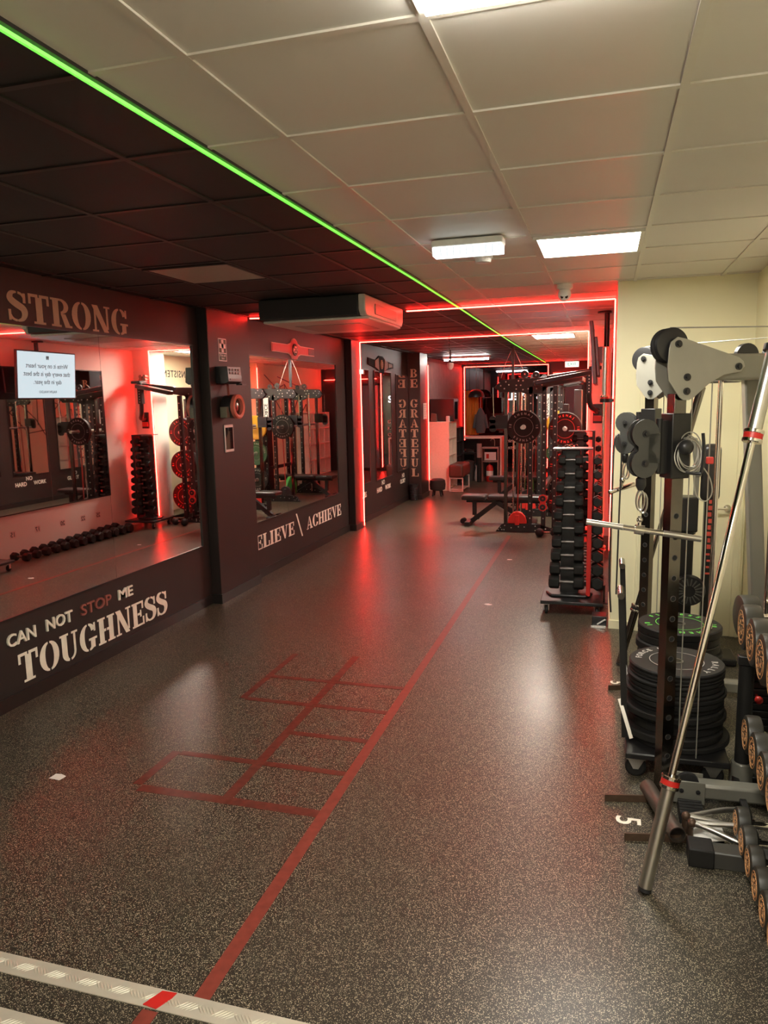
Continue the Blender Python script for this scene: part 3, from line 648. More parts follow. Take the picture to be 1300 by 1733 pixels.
def plate(t_, R, mat, letters=None, lmat=None, hub=STEEL, name='bumper_plate', label='', group=None, loc=(0, 0, 0), rot=0.0, M=None):
    """bumper plate, axis along local Z, lower face at z = 0"""
    t = thing(name, label, 'weight plate', loc, rot, group); h = t_
    m = MB(); m.ring([(.026, .004), (R * .60, .004), (R * .64, 0), (R - .006, 0), (R, .006), (R, h - .006), (R - .006, h), (R * .64, h), (R * .60, h - .004), (.026, h - .004)], None, 48); m.build('disc', mat, t)
    m = MB(); m.ring([(.0255, 0), (.033, 0), (.033, h), (.0255, h)], None, 28); m.build('hub_ring', hub, t)
    if letters:
        m = MB()
        for txt, ctr, step in letters: m.arc_text(txt, T(0, 0, h), R * .80, R * .18, ctr, step, .03, .0012)
        m.ring([(R * .56, h), (R * .56, h + .001), (R * .575, h + .001), (R * .575, h)], None, 40)
        m.build('lettering', lmat, t)
    return t
BR = [('SHENAJ', PI / 2, .27), ('FITNESS', -PI / 2, .25), ('15', PI * .97, .18), ('15', .03, .18)]
FU = [('FORCE USA', PI * .75, .19), ('RALLY', -.35, .22)]
def facing(n, upv=(0, 0, 1)):      # euler that turns local Z to n
    n = Vector(n).normalized(); u = Vector(upv); x = u.cross(n).normalized(); y = n.cross(x)
    return Matrix((x, y, n)).transposed().to_euler()

# ================================================================== PLATE TROLLEY AND STACKS
t = thing('plate_trolley', 'low black wheeled trolley carrying two stacks of bumper plates', 'trolley', (0.36, 4.12, 0))
m = MB(); m.bb(.13, .60, 3.585, 4.72, .105, .135); W(t, m, 'platform', BLACKM, bevel=.006)
for x, y in ((.18, 3.635), (.53, 3.635), (.18, 4.64), (.53, 4.64)):
    c = MB(); c.bb(x - .045, x + .045, y - .04, y + .04, .098, .105); c.prism([(-.04, .098), (.04, .098), (.012, .045), (-.012, .045)], -.028, -.024, frame((x, y, 0), (1, 0, 0), (0, 0, 1))); c.prism([(-.04, .098), (.04, .098), (.012, .045), (-.012, .045)], .024, .028, frame((x, y, 0), (1, 0, 0), (0, 0, 1)))
    fork = W(t, c, 'caster_fork', STEEL)
    c = MB(); c.lathe([(.04, -.018), (.05, -.010), (.05, .010), (.04, .018)], frame((x, y, .05), (1, 0, 0), (0, 0, 1)), 28); W(t, c, 'wheel', BLACKR, fork)
for (x, y, zt) in ((.115, 3.78, .885), (.135, 4.5, .875)):
    m = MB(); m.bar((x + .015, y, .13), (x - .02, y, zt), .03, .03); hd = W(t, m, 'push_bar', BLACKM)
    m = MB(); m.cyl((x - .022, y - .07, zt), (x - .022, y + .07, zt + .005), .017); W(t, m, 'grip', STEELD, hd)
    m = MB(); m.bar((x - .015, y, .33), (x + .045, y - .06, .15), .010, .018); W(t, m, 'strut', STEEL, hd)
r_ = random.Random(4); zc = .135; proto = None; n = 14
names_f = [.03, .04, .045, .03, .035, .025, .03, .025, .02, .03, .02, .015, .02, .02]
for i in range(n):
    top = i == n - 1; h = names_f[i]; R = .228 if i not in (0, 1, 4, 7) else .245
    lab = 'black plate with grey letters topping the front trolley stack' if top else 'black bumper plate, %s up from the trolley platform in the front stack' % ORD[i]
    plate(h, R, BLACKR, FU if top else None, GREYT, label=lab, group='bumper plates in the front trolley stack', loc=(.365 + r_.uniform(-.012, .012) + (.03 if i in (0, 3) else 0), 3.88 + r_.uniform(-.012, .012), zc), rot=r_.uniform(-.2, .2)); zc += h
zc = .135; nr = [.06, .06, .05, .06, .045, .05, .045, .045]
GLT = [('FITNESS', PI * .5, .27), ('10', -.2, .2), ('10', PI + .2, .2), ('SHENAJ', -PI * .5, .27)]
for i, h in enumerate(nr):
    top = i == len(nr) - 1
    lab = 'black plate with bright green letters topping the rear trolley stack' if top else 'black bumper plate, %s up from the trolley platform in the rear stack' % ORD[i]
    plate(h, .222 + .006 * (i % 2), BLACKR, GLT if top else None, GREENW, label=lab, group='bumper plates in the rear trolley stack', loc=(.435 + r_.uniform(-.012, .012), 4.44 + r_.uniform(-.012, .012), zc), rot=.2 + r_.uniform(-.1, .1)); zc += h

# ================================================================== CABLE MACHINE
t = thing('cable_machine', 'grey dual-column cable machine with perforated chrome posts on the right', 'cable machine', (0.70, 4.2, 0))
A = math.radians(27)
def column(C, s, front):
    d = Vector((math.cos(A), s * math.sin(A), 0)); nrm = Vector((math.sin(A), -s * math.cos(A), 0)) * (1 if s > 0 else -1)
    if s < 0: nrm = Vector((-math.sin(A), -math.cos(A), 0))
    C = Vector((C[0], C[1], 0)); F = frame(C, d, (0, 0, 1))           # local x along beam, y up, z = d x up
    zz = d.cross(Vector((0, 0, 1)))
    m = MB(); m.bb(-.028, .028, -.0, 1.86, -.03, .03, F); m.cur = 1
    for k in range(13 if front else 12): m.lathe([(.011, 0), (.011, .0012)], F @ T(0, .18 + .095 * k, .0302), 14)
    m.cur = 2
    for k in range(13 if front else 12): m.ring([(.011, 0), (.0125, .001), (.0145, 0)], F @ T(0, .18 + .095 * k, .0303), 16)
    W(t, m, 'post', [STEELD, pm('hole_black', (.004, .004, .004), .8), GRIP], bevel=.0004)
    pts = [(450, 150), (500, 112), (560, 125), (980, 270), (1015, 300), (1027, 340), (1000, 380), (870, 400), (750, 470), (640, 570), (605, 590), (560, 590), (530, 570), (440, 440), (430, 330), (438, 200)]
    pl = [((x - 560) * .00062, 1.83 + (593 - y) * .000563) for x, y in pts]
    for q in (-.052, .046):
        m = MB(); m.prism(pl, q, q + .006, F); W(t, m, 'pulley_plate', GREYL, bevel=.002)
    m = MB()
    for x, y in ((505, 165), (580, 415), (580, 522), (975, 340)): m.lathe([(.016, .052), (.016, .058), (.009, .058), (.009, .066)], F @ T((x - 560) * .00062, 1.83 + (593 - y) * .000563, 0), 12)
    W(t, m, 'bolts', BLACKP)
    m = MB(); m.ring([(.012, -.014), (.066, -.014), (.074, -.011), (.066, -.003), (.066, .003), (.074, .011), (.066, .014), (.012, .014)], F @ T(-.045, 2.068, -.018), 40); W(t, m, 'pulley', BLACKP)
    m = MB(); m.ring([(.012, -.014), (.066, -.014), (.074, -.011), (.066, -.003), (.066, .003), (.074, .011), (.066, .014), (.012, .014)], F @ T(-.045, 2.068, .016), 40); W(t, m, 'pulley', BLACKP)
    m = MB(); m.bb(.08, .50, 1.915, 2.03, -.034, .034, F); W(t, m, 'top_beam', GREYM, bevel=.012, seg=3)
    m = MB()
    for x in (.33, .47): m.lathe([(.055, -.012), (.055, .012)], F @ T(x, 2.02, 0), 28)
    W(t, m, 'top_rollers', BLACKP)
    # carriage
    z0, z1 = 1.49, 1.775
    m = MB(); m.bb(-.045, .045, z0, z1, -.047, .047, F); car = W(t, m, 'carriage', BLACKM, bevel=.004)
    m = MB(); m.bb(-.085, -.045, z0 + .02, z1 - .03, -.012, .012, F); m.cyl(F @ Vector((-.08, z0 + .03, 0)), F @ Vector((-.08, z1 - .02, 0)), .014); W(t, m, 'hinge', BLACKM, car)
    e = []
    for a in range(-60, 241, 20): e.append((-.155 + .064 * math.cos(math.radians(a)), 1.69 + .064 * math.sin(math.radians(a))))
    e2 = []
    for a in range(120, 421, 20): e2.append((-.155 + .064 * math.cos(math.radians(a)), 1.56 + .064 * math.sin(math.radians(a))))
    out = e + e2
    for q in (-.022, .018):
        m = MB(); m.prism(out, q, q + .004, F); m.bb(-.14, -.085, 1.56, 1.69, q, q + .004, F); W(t, m, 'pulley_cover', pm('dark_grey_cover', (.055, .054, .05), .4), car)
    m = MB()
    for zq in (1.69, 1.56): m.lathe([(.055, -.016), (.055, .016)], F @ T(-.155, zq, 0), 28)
    W(t, m, 'guide_pulleys', BLACKP, car)
    m = MB()
    for zq in (1.69, 1.56): m.lathe([(.016, .022), (.016, .026), (.009, .026), (.009, .034)], F @ T(-.155, zq, 0), 12)
    W(t, m, 'cover_bolts', BLACKP, car)
    m = MB(); m.sphere((.0, 1.63, .085), .034, 18, (1, 1, .8), F); m.cyl(F @ Vector((0, 1.63, .04)), F @ Vector((0, 1.63, .08)), .012); W(t, m, 'pin_knob', BLACKP, car)
    p = F @ Vector((-.16, 1.50, 0))
    m = MB(); m.lathe([(.012, -.02), (.022, 0), (.022, .03), (.010, .045)], T(p.x, p.y, p.z - .04), 16); m.cyl(p, p + Vector((0, 0, .05)), .003, 8); stop = W(t, m, 'cable_stop', BLACKP, car)
    m = MB(); oval = [(p.x + .017 * math.sin(a), p.y, p.z - .105 + .045 * math.cos(a)) for a in [k * PI / 6 for k in range(12)]]
    m.tube(oval, .0045, 8, 2, True); m.tube([(q.x + .012 if False else q[0] + .012, q[1] + .004, q[2] - .012) for q in oval], .0045, 8, 2, True); W(t, m, 'carabiner', STEEL, stop)
    m = MB(); zc_ = C + d * .075
    m.cyl((zc_.x, zc_.y, .10), (zc_.x, zc_.y, 1.88), .0028, 8); q = C + d * .17; m.cyl((q.x, q.y, .12), (q.x, q.y, 1.93), .0028, 8)
    a = F @ Vector((-.045, 2.143, .0)); b_ = F @ Vector((.80, 2.15, .0)); m.tube([a, b_], .003, 8); W(t, m, 'cable', CABLE)
    return p
C1 = (.299, 3.53); C2 = (.265, 4.80)
P1 = column(C1, 1, True); P2 = column(C2, -1, False)
m = MB(); m.bar((.70, 4.2, 1.95), (.84, 4.2, .08), .11, .07); W(t, m, 'mast', GREYM, bevel=.01)
m = MB(); m.bb(.64, .82, 3.74, 4.64, 1.92, 2.02); W(t, m, 'mast_head', GREYM, bevel=.012)
m = MB(); m.bar((.30, 3.45, .065), (.90, 3.47, .065), .08, .07); W(t, m, 'base_beam', GREYM, bevel=.012)
m = MB(); m.bb(.33, .47, 3.492, 3.50, .01, .115); W(t, m, 'pulley_housing', GREYM, bevel=.002)
m = MB(); m.bb(.33, .47, 3.402, 3.41, .01, .115); hs = W(t, m, 'pulley_housing', GREYM, bevel=.002)
m = MB()
for q in (.37, .44): m.lathe([(.010, 0), (.010, .004), (.006, .004), (.006, .008)], frame((q, 3.402, .07), (1, 0, 0), (0, 0, 1)), 12)
W(t, m, 'housing_bolts', BLACKP, hs)
m = MB(); m.lathe([(.05, -.012), (.05, .012)], frame((.40, 3.451, .085), (1, 0, 0), (0, 0, 1)), 28); W(t, m, 'floor_pulley', BLACKP, hs)
m = MB(); m.bar((.28, 4.80, .065), (.88, 4.80, .065), .08, .07); W(t, m, 'base_beam', GREYM, bevel=.012)
m = MB(); m.bb(.82, .90, 3.46, 4.80, 0, .012); m.bb(.82, .90, 4.12, 4.28, .012, .10); W(t, m, 'floor_plate', GREYM)
for (a, b_) in (((.035, 3.35), (.33, 3.41)), ((.115, 3.05), (.37, 3.10))):
    m = MB(); m.bar((a[0], a[1], .006), (b_[0], b_[1], .006), .008, .055, 0); W(t, m, 'foot_plate', pm('worn_brown_steel', (.12, .075, .05), .4, .5, var=.2))
m = MB(); m.bar((.055, 4.72, .006), (.26, 4.78, .006), .008, .055); W(t, m, 'foot_plate', pm('worn_brown_steel', (.12, .075, .05), .4, .5))
m = MB(); M_, L_ = along((.225, 3.44, .05), (.325, 3.06, .05)); m.ring([(.031, 0), (.035, 0), (.035, L_), (.031, L_)], M_, 24); W(t, m, 'foot_tube', pm('worn_steel_tube', (.13, .105, .085), .4, .6))
for x, y in ((.585, 4.35), (.80, 4.02), (.93, 4.02)):
    m = MB(); m.cyl((x, y, .12), (x, y, 1.93), .0135); W(t, m, 'guide_rod', CHROME)
for k in range(9):
    m = MB(); m.bb(.70, .97, 3.93, 4.10, .16 + k * .038, .194 + k * .038); s = W(t, m, 'weight', BLACKM, bevel=.004)
    m = MB(); m.lathe([(.009, 0), (.009, .001)], frame((.735, 3.9295, .177 + k * .038), (1, 0, 0), (0, 0, 1)), 14); W(t, m, 'number_disc', WHITEP, s)
m = MB(); m.cyl((.76, 3.93, .35), (.76, 3.88, .35), .008); m.sphere((.76, 3.87, .35), .02, 14); W(t, m, 'selector_pin', REDP)
t = thing('pulldown_bar', 'straight chrome cable bar hanging from the front column carabiner', 'cable bar', (P1.x, P1.y, 1.262))
a, b_ = Vector((-.095, 3.545, 1.292)), Vector((.395, 3.575, 1.222))
d_ = (b_ - a).normalized(); cpt = Vector((P1.x, P1.y, 1.262)); a = cpt - d_ * .232; b_ = cpt + d_ * .262
m = MB(); m.cyl(a, b_, .0125, 20, bev=.003); W(t, m, 'bar', CHROME)
m = MB(); m.cyl(a, a + d_ * .16, .0138, 20); W(t, m, 'knurled_grip', STEEL)
m = MB(); m.cyl(b_ - d_ * .16, b_, .0138, 20); W(t, m, 'knurled_grip', STEEL)
m = MB(); m.cyl(cpt - d_ * .02, cpt + d_ * .02, .022); m.cyl(cpt, cpt + Vector((0, 0, .06)), .008); m.sphere((cpt.x, cpt.y, cpt.z + .045), .014, 12); W(t, m, 'swivel', CHROME)
t = thing('stirrup_handle', 'short chrome handle hanging from the rear column cable', 'cable handle', (P2.x, P2.y, 1.29))
m = MB(); m.cyl((P2.x - .09, P2.y - .04, 1.255), (P2.x + .06, P2.y + .05, 1.30), .014); m.cyl((P2.x - .015, P2.y, 1.275), (P2.x - .01, P2.y, 1.36), .007); m.sphere((P2.x - .012, P2.y, 1.33), .018, 12); W(t, m, 'grip', CHROME)
t = thing('tricep_rope', 'thin black straps hanging beside the rear column', 'strap', (.07, 4.83, 1.55))
m = MB(); m.tube([(.08, 4.86, 1.62), (.055, 4.84, 1.55), (.05, 4.84, 1.2), (.045, 4.84, .75), (.06, 4.84, .48)], .006, 8, 4); W(t, m, 'strap', VINYL)
m = MB(); m.tube([(.08, 4.86, 1.62), (.10, 4.84, 1.5), (.095, 4.84, 1.1), (.09, 4.84, .6)], .005, 8, 4); W(t, m, 'strap', VINYL)
# coil of cable hung on the front carriage knob
t = thing('coiled_cable', 'coil of pale steel cable with a black handle hung on the front carriage', 'cable', (.345, 3.50, 1.60))
r_ = random.Random(3); m = MB()
for k in range(7):
    c = Vector((.352 + r_.uniform(-.012, .014), 3.50 - .006 * k + .01, 1.605 + r_.uniform(-.015, .012))); rx_, rz_ = .045 + r_.uniform(-.008, .012), .07 + r_.uniform(-.012, .02)
    m.tube([(c.x + rx_ * math.cos(q), c.y + .006 * math.sin(q * 3), c.z + rz_ * math.sin(q)) for q in [j * PI / 6 for j in range(12)]], .0028, 6, 2, True)
m.tube([(.39, 3.49, 1.57), (.44, 3.5, 1.50), (.455, 3.5, 1.43), (.43, 3.5, 1.39), (.39, 3.5, 1.42), (.375, 3.5, 1.52)], .0028, 6, 5); W(t, m, 'coils', CABLE)
m = MB(); m.tube([(.405, 3.47, 1.69), (.41, 3.465, 1.62), (.405, 3.465, 1.53), (.39, 3.465, 1.515), (.34, 3.465, 1.52)], .007, 8, 5); W(t, m, 'handle', BLACKP)
m = MB(); m.bb(.425, .455, 3.485, 3.51, 1.555, 1.585); W(t, m, 'clip', REDPL, bevel=.004)

# ================================================================== BARBELLS
def barbell(label, P0, d, red=True, L=2.2, mat=CHROME):
    P0 = Vector(P0); d = Vector(d).normalized(); t = thing('barbell', label, 'barbell', P0); e = lambda s: P0 + d * s
    for s0, s1 in ((.012, .415), (L - .43, L)):
        m = MB(); m.cyl(e(s0), e(s1), .025, 28, bev=.003); W(t, m, 'sleeve', STEEL if mat is CHROME else mat)
    m = MB(); m.cyl(e(0), e(.012), .0245, 24); W(t, m, 'end_cap', BLACKP)
    for s0 in (.40, L - .465):
        m = MB(); m.cyl(e(s0), e(s0 + .016), .036, 28, bev=.003); m.cyl(e(s0 + .034), e(s0 + .05), .036, 28, bev=.003); c = W(t, m, 'collar', CHROME)
        m = MB(); m.cyl(e(s0 + .015), e(s0 + .035), .034, 28); W(t, m, 'collar_band', REDP if red else BLACKP, c)
    m = MB(); m.cyl(e(.44), e(L - .45), .0138, 24); m.cyl(e(.66), e(.98), .0143, 24); m.cyl(e(L - .98), e(L - .66), .0143, 24); W(t, m, 'shaft', mat); return t
barbell('long chrome barbell with red collar bands leaning across the cable machine', (.180, 2.722, .006), (.199, .191, .961))
barbell('dark barbell leaning behind the cable machine against the cream wall corner', (.13, 5.2, .006), (.235, .0, .972), False, 1.95, STEELD)
t = thing('wall_bar_hook', 'black wall hook steadying the top of the leaning chrome barbell', 'hook', (1.03, 3.13, 2.02))
m = MB(); m.bb(1.018, 1.03, 3.08, 3.18, 1.96, 2.08); W(t, m, 'wall_plate', BLACKM, bevel=.003)
m = MB(); m.bb(.655, 1.018, 3.115, 3.145, 2.0, 2.03); m.ring([(.0275, -.012), (.037, -.012), (.037, .012), (.0275, .012)], T(.180 + .199 * 2.0960, 2.722 + .191 * 2.0960, 2.02) @ frame((0, 0, 0), (.961, 0, -.199), (0, .98, -.19)), 24); m.bb(.632, .66, 3.115, 3.145, 2.0, 2.03); W(t, m, 'arm', BLACKM)
t = barbell('chrome barbell standing upright in a floor holder by the cream corner', (-.012, 6.84, .075), (0, 0, 1), True, 2.2)
hs = thing('barbell_holder', 'black floor holder and wall clamp keeping a barbell upright', 'holder', (-.012, 6.84, 0))
m = MB(); m.ring([(.027, .0), (.045, .0), (.045, .16), (.027, .16)], None, 24); m.bb(-.07, .07, -.07, .07, -.0, .006); m.build('socket', BLACKM, hs)
m = MB(); m.ring([(.027, 1.80), (.04, 1.80), (.04, 1.83), (.027, 1.83)], None, 24); m.bb(.035, .079, -.012, .012, 1.80, 1.83); m.build('clamp', BLACKM, hs)
t = thing('black_box', 'small black box with a chrome lever on the floor beside the cream corner', 'box', (-.01, 6.16, 0))
m = MB(); m.bb(-.06, .055, -.08, .06, 0, .085); m.build('case', BLACKP, t, bevel=.005)
m = MB(); m.bar((-.02, -.085, .02), (.045, -.085, .065), .010, .012); m.bb(-.065, .05, -.095, -.075, 0, .012); m.build('lever', CHROME, t)

# ================================================================== BLACK UPRIGHT MACHINE BY THE CREAM DOOR
t = thing('folded_bench', 'black upright padded machine with a red printed strip before the cream door', 'exercise machine', (.68, 5.45, 0))
m = MB(); m.bb(.635, .76, 5.42, 5.52, 1.12, 1.52); W(t, m, 'pad', VINYL, bevel=.045, seg=4)
m = MB(); m.bb(.665, .735, 5.43, 5.51, .18, 1.2); colm = W(t, m, 'column', BLACKM, bevel=.006)
m = MB()
for k in range(13): m.bb(.684 + .003 * (k % 3), .712 - .004 * (k % 2), 5.4285, 5.43, .62 + k * .045, .62 + k * .045 + (.03 if k > 3 else .014))
W(t, m, 'printed_strip', REDT, colm)
m = MB(); m.bb(.49, .60, 5.40, 5.54, .0, 1.12); m.bb(.44, .50, 5.42, 5.52, .70, .78); m.bb(.46, .62, 5.38, 5.54, .92, 1.16); W(t, m, 'frame', BLACKM, bevel=.01)
m = MB(); m.bar((.60, 5.46, .9), (.615, 5.46, 1.5), .05, .03); m.bar((.62, 5.46, 1.3), (.58, 5.44, 1.56), .06, .04); W(t, m, 'lever_arm', GREYM, bevel=.004)
m = MB(); m.lathe([(.10, -.04), (.11, 0), (.10, .04)], frame((.575, 5.36, .52), (1, 0, 0), (0, 0, 1)), 30); fan = W(t, m, 'fan_wheel', BLACKP)
m = MB()
for k in range(18): m.bar((.575 + .04 * math.cos(k * PI / 9), 5.318, .52 + .04 * math.sin(k * PI / 9)), (.575 + .088 * math.cos(k * PI / 9), 5.318, .52 + .088 * math.sin(k * PI / 9)), .006, .008)
W(t, m, 'fan_slots', pm('grey_fins', (.10, .10, .09), .5), fan)
m = MB(); m.bb(.45, .90, 5.34, 5.58, 0, .05); W(t, m, 'base', BLACKM, bevel=.01)

# ================================================================== ROUND DUMBBELL RACK
t = thing('dumbbell_rack', 'three-tier dark rack of round dumbbells along the right wall', 'dumbbell rack', (.74, 2.9, 0))
for zr, xa in ((.025, .57), (.235, .66), (.645, .66)):
    for dx in (.0, .20):
        m = MB(); m.bb(xa + .045 + dx, xa + .075 + dx, 1.75, 3.96 if zr > .6 else 3.72, zr, zr + .03); W(t, m, 'rail', BLACKM, bevel=.004)
for y in (3.66, 1.85):
    m = MB(); m.bb(.93, .99, y - .03, y + .03, .06, .76); m.bb(.62, .96, y - .025, y + .025, .014, .06); W(t, m, 'upright', BLACKM, bevel=.008)
    m = MB(); m.bb(.62, .96, y - .02, y + .02, .60, .645); W(t, m, 'shelf_arm', BLACKM, bevel=.004); m = MB(); m.bb(.64, .96, y - .02, y + .02, .195, .235); W(t, m, 'shelf_arm', BLACKM, bevel=.004)
m = MB(); m.bb(.40, .95, 2.935, 3.015, 0, .07); leg = W(t, m, 'floor_leg', pm('dark_grey_leg', (.05, .048, .042), .4), bevel=.006)
m = MB(); m.bb(.355, .45, 2.925, 3.025, 0, .078); W(t, m, 'rubber_foot', BLACKR, leg, bevel=.006)
m = MB(); m.cyl((.66, 3.66, .0), (.66, 3.66, .12), .055, 24, .045); W(t, m, 'base_socket', GREYM, bevel=.006); m = MB(); m.cyl((.66, 3.66, .12), (.66, 3.66, .60), .034); W(t, m, 'sleeve_post', BLACKR)
def round_db(R, hw, L, label, loc, rot=0.0, grp=None, logo=True):
    t = thing('round_dumbbell', label, 'dumbbell', loc, rot, grp); F = frame((0, 0, 0), (0, 1, 0), (0, 0, 1))
    for s in (-1, 1):
        x0, x1 = sorted((s * (L / 2 - hw), s * L / 2))
        m = MB(); m.lathe([(R * .82, x0), (R * .97, x0 + .006), (R, x0 + .018), (R, x1 - .018), (R * .97, x1 - .006), (R * .82, x1)], F, 40); hd = m.build('head', GREYR, t)
        if logo and s < 0:
            m = MB(); G_ = frame((-L / 2, 0, 0), (0, -1, 0), (0, 0, 1))
            m.ring([(R * .725, .0), (R * .725, .0014), (R * .75, .0014), (R * .75, .0)], G_, 36)
            q = random.Random(5)
            for k in range(16):
                a = k * PI / 8; rr = R * .56; m.box((0, 0, .0007), (R * .055, R * .17, .0014), G_ @ T(rr * math.cos(a), rr * math.sin(a), 0) @ rz(a + q.uniform(-.6, .6)))
            for k in range(9):
                a = k * 2 * PI / 9; rr = R * .27; m.box((0, 0, .0007), (R * .22, R * .04, .0014), G_ @ T(rr * math.cos(a), rr * math.sin(a), 0) @ rz(a + q.uniform(-.9, .9)))
            m.build('emblem', GOLD, hd)
    m = MB(); q = L / 2 - hw; m.lathe([(.015, -q - .003), (.015, -q * .7), (.0185, 0), (.015, q * .7), (.015, q + .003)], F, 18); m.lathe([(.022, -q - .001), (.022, -q + .016)], F, 18); m.lathe([(.022, q - .016), (.022, q + .001)], F, 18); m.build('handle', CHROME, t); return t
def row(tier, X, z, ys, R, hw, L, word):
    for i, y in enumerate(ys):
        lab = 'round dumbbell on the %s tier, %s from the cream wall end' % (word, ORD[i])
        round_db(R - .002 * (len(ys) - i) * .0, hw, L, lab, (X + L / 2, y, z), 0, 'round dumbbells on the %s tier' % word)
row(0, .545, .122, [3.09 - .137 * k for k in range(8)], .066, .055, .27, 'lowest')
row(1, .625, .352, [3.44 - .178 * k for k in range(7)], .087, .068, .32, 'middle')
row(2, .625, .782, [3.655 - .222 * k for k in range(7)], .107, .085, .36, 'top')
t = round_db(.105, .09, .34, 'plain round dumbbell head tilted at the back of the top rack tier', (.81, 3.865, .78), (0, 0, .12), None, False)
# loose cable attachments by the rack foot
for k, (x, y, a) in enumerate(((.47, 3.20, .25), (.49, 3.11, -.15))):
    t = thing('cable_attachment', ['steel V handle lying behind the rack foot, farther from camera', 'steel V handle lying against the black rack foot'][k], 'cable handle', (x, y, 0), a)
    m = MB(); m.tube([(-.10, .0, .075), (-.03, .012, .08), (.06, .03, .085), (.14, .04, .08)], .012, 12, 4); m.tube([(-.10, 0, .075), (-.02, -.022, .07), (.05, -.04, .06), (.13, -.045, .045)], .012, 12, 4); m.build('handle', STEEL, t)
    m = MB(); m.sphere((-.105, 0, .075), .02, 12); m.cyl((-.11, 0, 0), (-.11, 0, .065), .012); m.build('eyelet', pm('worn_brown_steel', (.12, .075, .05), .4, .5), t); m = MB(); m.cyl((.13, -.045, 0), (.13, -.045, .04), .014); m.build('end_foot', pm('worn_brown_steel', (.12, .075, .05), .4, .5), t)
t = thing('instruction_card', 'crumpled white printed card on the floor under the steel handles', 'card', (.45, 3.15, 0))
m = MB(); m.add([(-.05, -.06, .012), (.07, -.05, .03), (.06, .07, .035), (-.06, .05, .018), (.0, 0, .04)], [(0, 1, 4), (1, 2, 4), (2, 3, 4), (3, 0, 4)]); m.add([(-.05, -.06, 0), (.07, -.05, 0), (.06, .07, 0), (-.06, .05, 0)], [(3, 2, 1, 0)]); m.build('card', PAPER, t)
t = thing('rubber_block', 'ridged black rubber block beside the floor pulley housing', 'rubber block', (.40, 3.30, 0))
m = MB(); m.bb(-.05, .05, -.06, .06, 0, .05)
for k in range(5): m.bb(-.05, .05, -.055 + k * .025, -.04 + k * .025, .05, .055)
m.build('block', BLACKR, t, bevel=.003)

# ================================================================== HEX DUMBBELL TOWERS
def tower(label, cx, cy, red):
    t = thing('dumbbell_tower', label, 'dumbbell tower', (cx, cy, 0))
    m = MB(); m.bb(-.23, .29, -.26, .26, .095, .125); m.build('platform', BLACKM, t, bevel=.006)
    m = MB(); m.prism([(-.15, -.12), (.15, -.12), (.2, .0), (.15, .12), (-.15, .12), (-.2, 0)], .125, .15); m.build('column_foot', BLACKM, t, bevel=.01)
    for x, y in ((-.18, -.21), (.24, -.21), (-.18, .21), (.24, .21)):
        c = MB(); c.bb(x - .03, x + .03, y - .03, y + .03, .088, .095); c.bb(x - .022, x - .018, y - .014, y + .014, .03, .09); c.bb(x + .018, x + .022, y - .014, y + .014, .03, .09); f = c.build('caster_fork', STEEL, t)
        c = MB(); c.lathe([(.028, -.014), (.036, -.008), (.036, .008), (.028, .014)], frame((x, y, .036), (0, 1, 0), (0, 0, 1)), 24); c.build('wheel', BLACKR, f)
    m = MB(); m.bb(-.075, .075, -.03, .09, .14, 1.40); m.build('column', BLACKM, t, bevel=.004)
    pr = [(-.02, .14)]
    for k in range(10):
        z0 = .20 + k * .118; pr += [(-.02, z0), (-.075, z0 + .015), (-.095, z0 + .05), (-.075, z0 + .045), (-.035, z0 + .06), (-.03, z0 + .1)]
    pr += [(-.06, 1.40), (.09, 1.40), (.09, .14)]
    for x in (-.078, .073):
        m = MB(); m.prism(pr, x, x + .005, frame((0, 0, 0), (0, 1, 0), (0, 0, 1))); m.build('saddle_plate', BLACKM, t)
    m = MB(); m.bb(.145, .18, -.10, .11, .14, 1.41); s = m.build('side_panel', REDP if red else BLACKM, t, bevel=.002)
    if red: s['label'] = 'red side panel'
    m = MB(); m.bb(.07, .15, .02, .06, .2, .24); m.bb(.07, .15, .02, .06, 1.3, 1.34); m.build('panel_bracket', BLACKM, t)
    m = MB(); m.bb(-.15, .18, -.10, .11, 1.41, 1.42); m.build('top_plate', BLACKM, t); return t
def fill(cx, cy, desc, side_desc):
    for k in range(10):
        f = (9 - k) / 9; L = .20 + .06 * f; r = .047 + .017 * f; z = .262 + k * .118
        hex_dumbbell(L + .04 * f, r, 'hex dumbbell on the %s rung from the bottom, aisle side of %s' % (ORD[k], desc), (cx - .02 * f, cy - .085 - r * .35, z), 0, 'hex dumbbells facing the aisle on ' + desc)
    for k in range(10):
        f = (9 - k) / 9; L = .165 + .075 * f; r = .040 + .020 * f; z = .245 + k * .118
        hex_dumbbell(L, r, 'hex dumbbell on the %s rung from the bottom, wall side of %s' % (ORD[k], desc), (cx + .184 + r * .9, cy + .04, z), PI / 2, 'hex dumbbells on the wall side of ' + desc)
tower('black wheeled dumbbell tower with red side panel before the cream corner', -.275, 6.58, True)
fill(-.275, 6.58, 'the red-panelled tower', '')
tower('black dumbbell tower at the far end of the recess under the wall-mounted arm', -.30, 9.86, False)
fill(-.30, 9.86, 'the farther tower', '')
t = thing('clip_pair', 'loose chrome spring clips lying on top of the red-panelled tower', 'clip', (-.30, 6.58, 1.42))
m = MB()
for k in range(3): m.tube([(-.06 + k * .04, -.03, .006), (-.03 + k * .04, .02, .02), (k * .04 - .01, -.02, .03), (.02 + k * .03, .03, .008)], .004, 8, 4)
m.build('wire', CHROME, t)
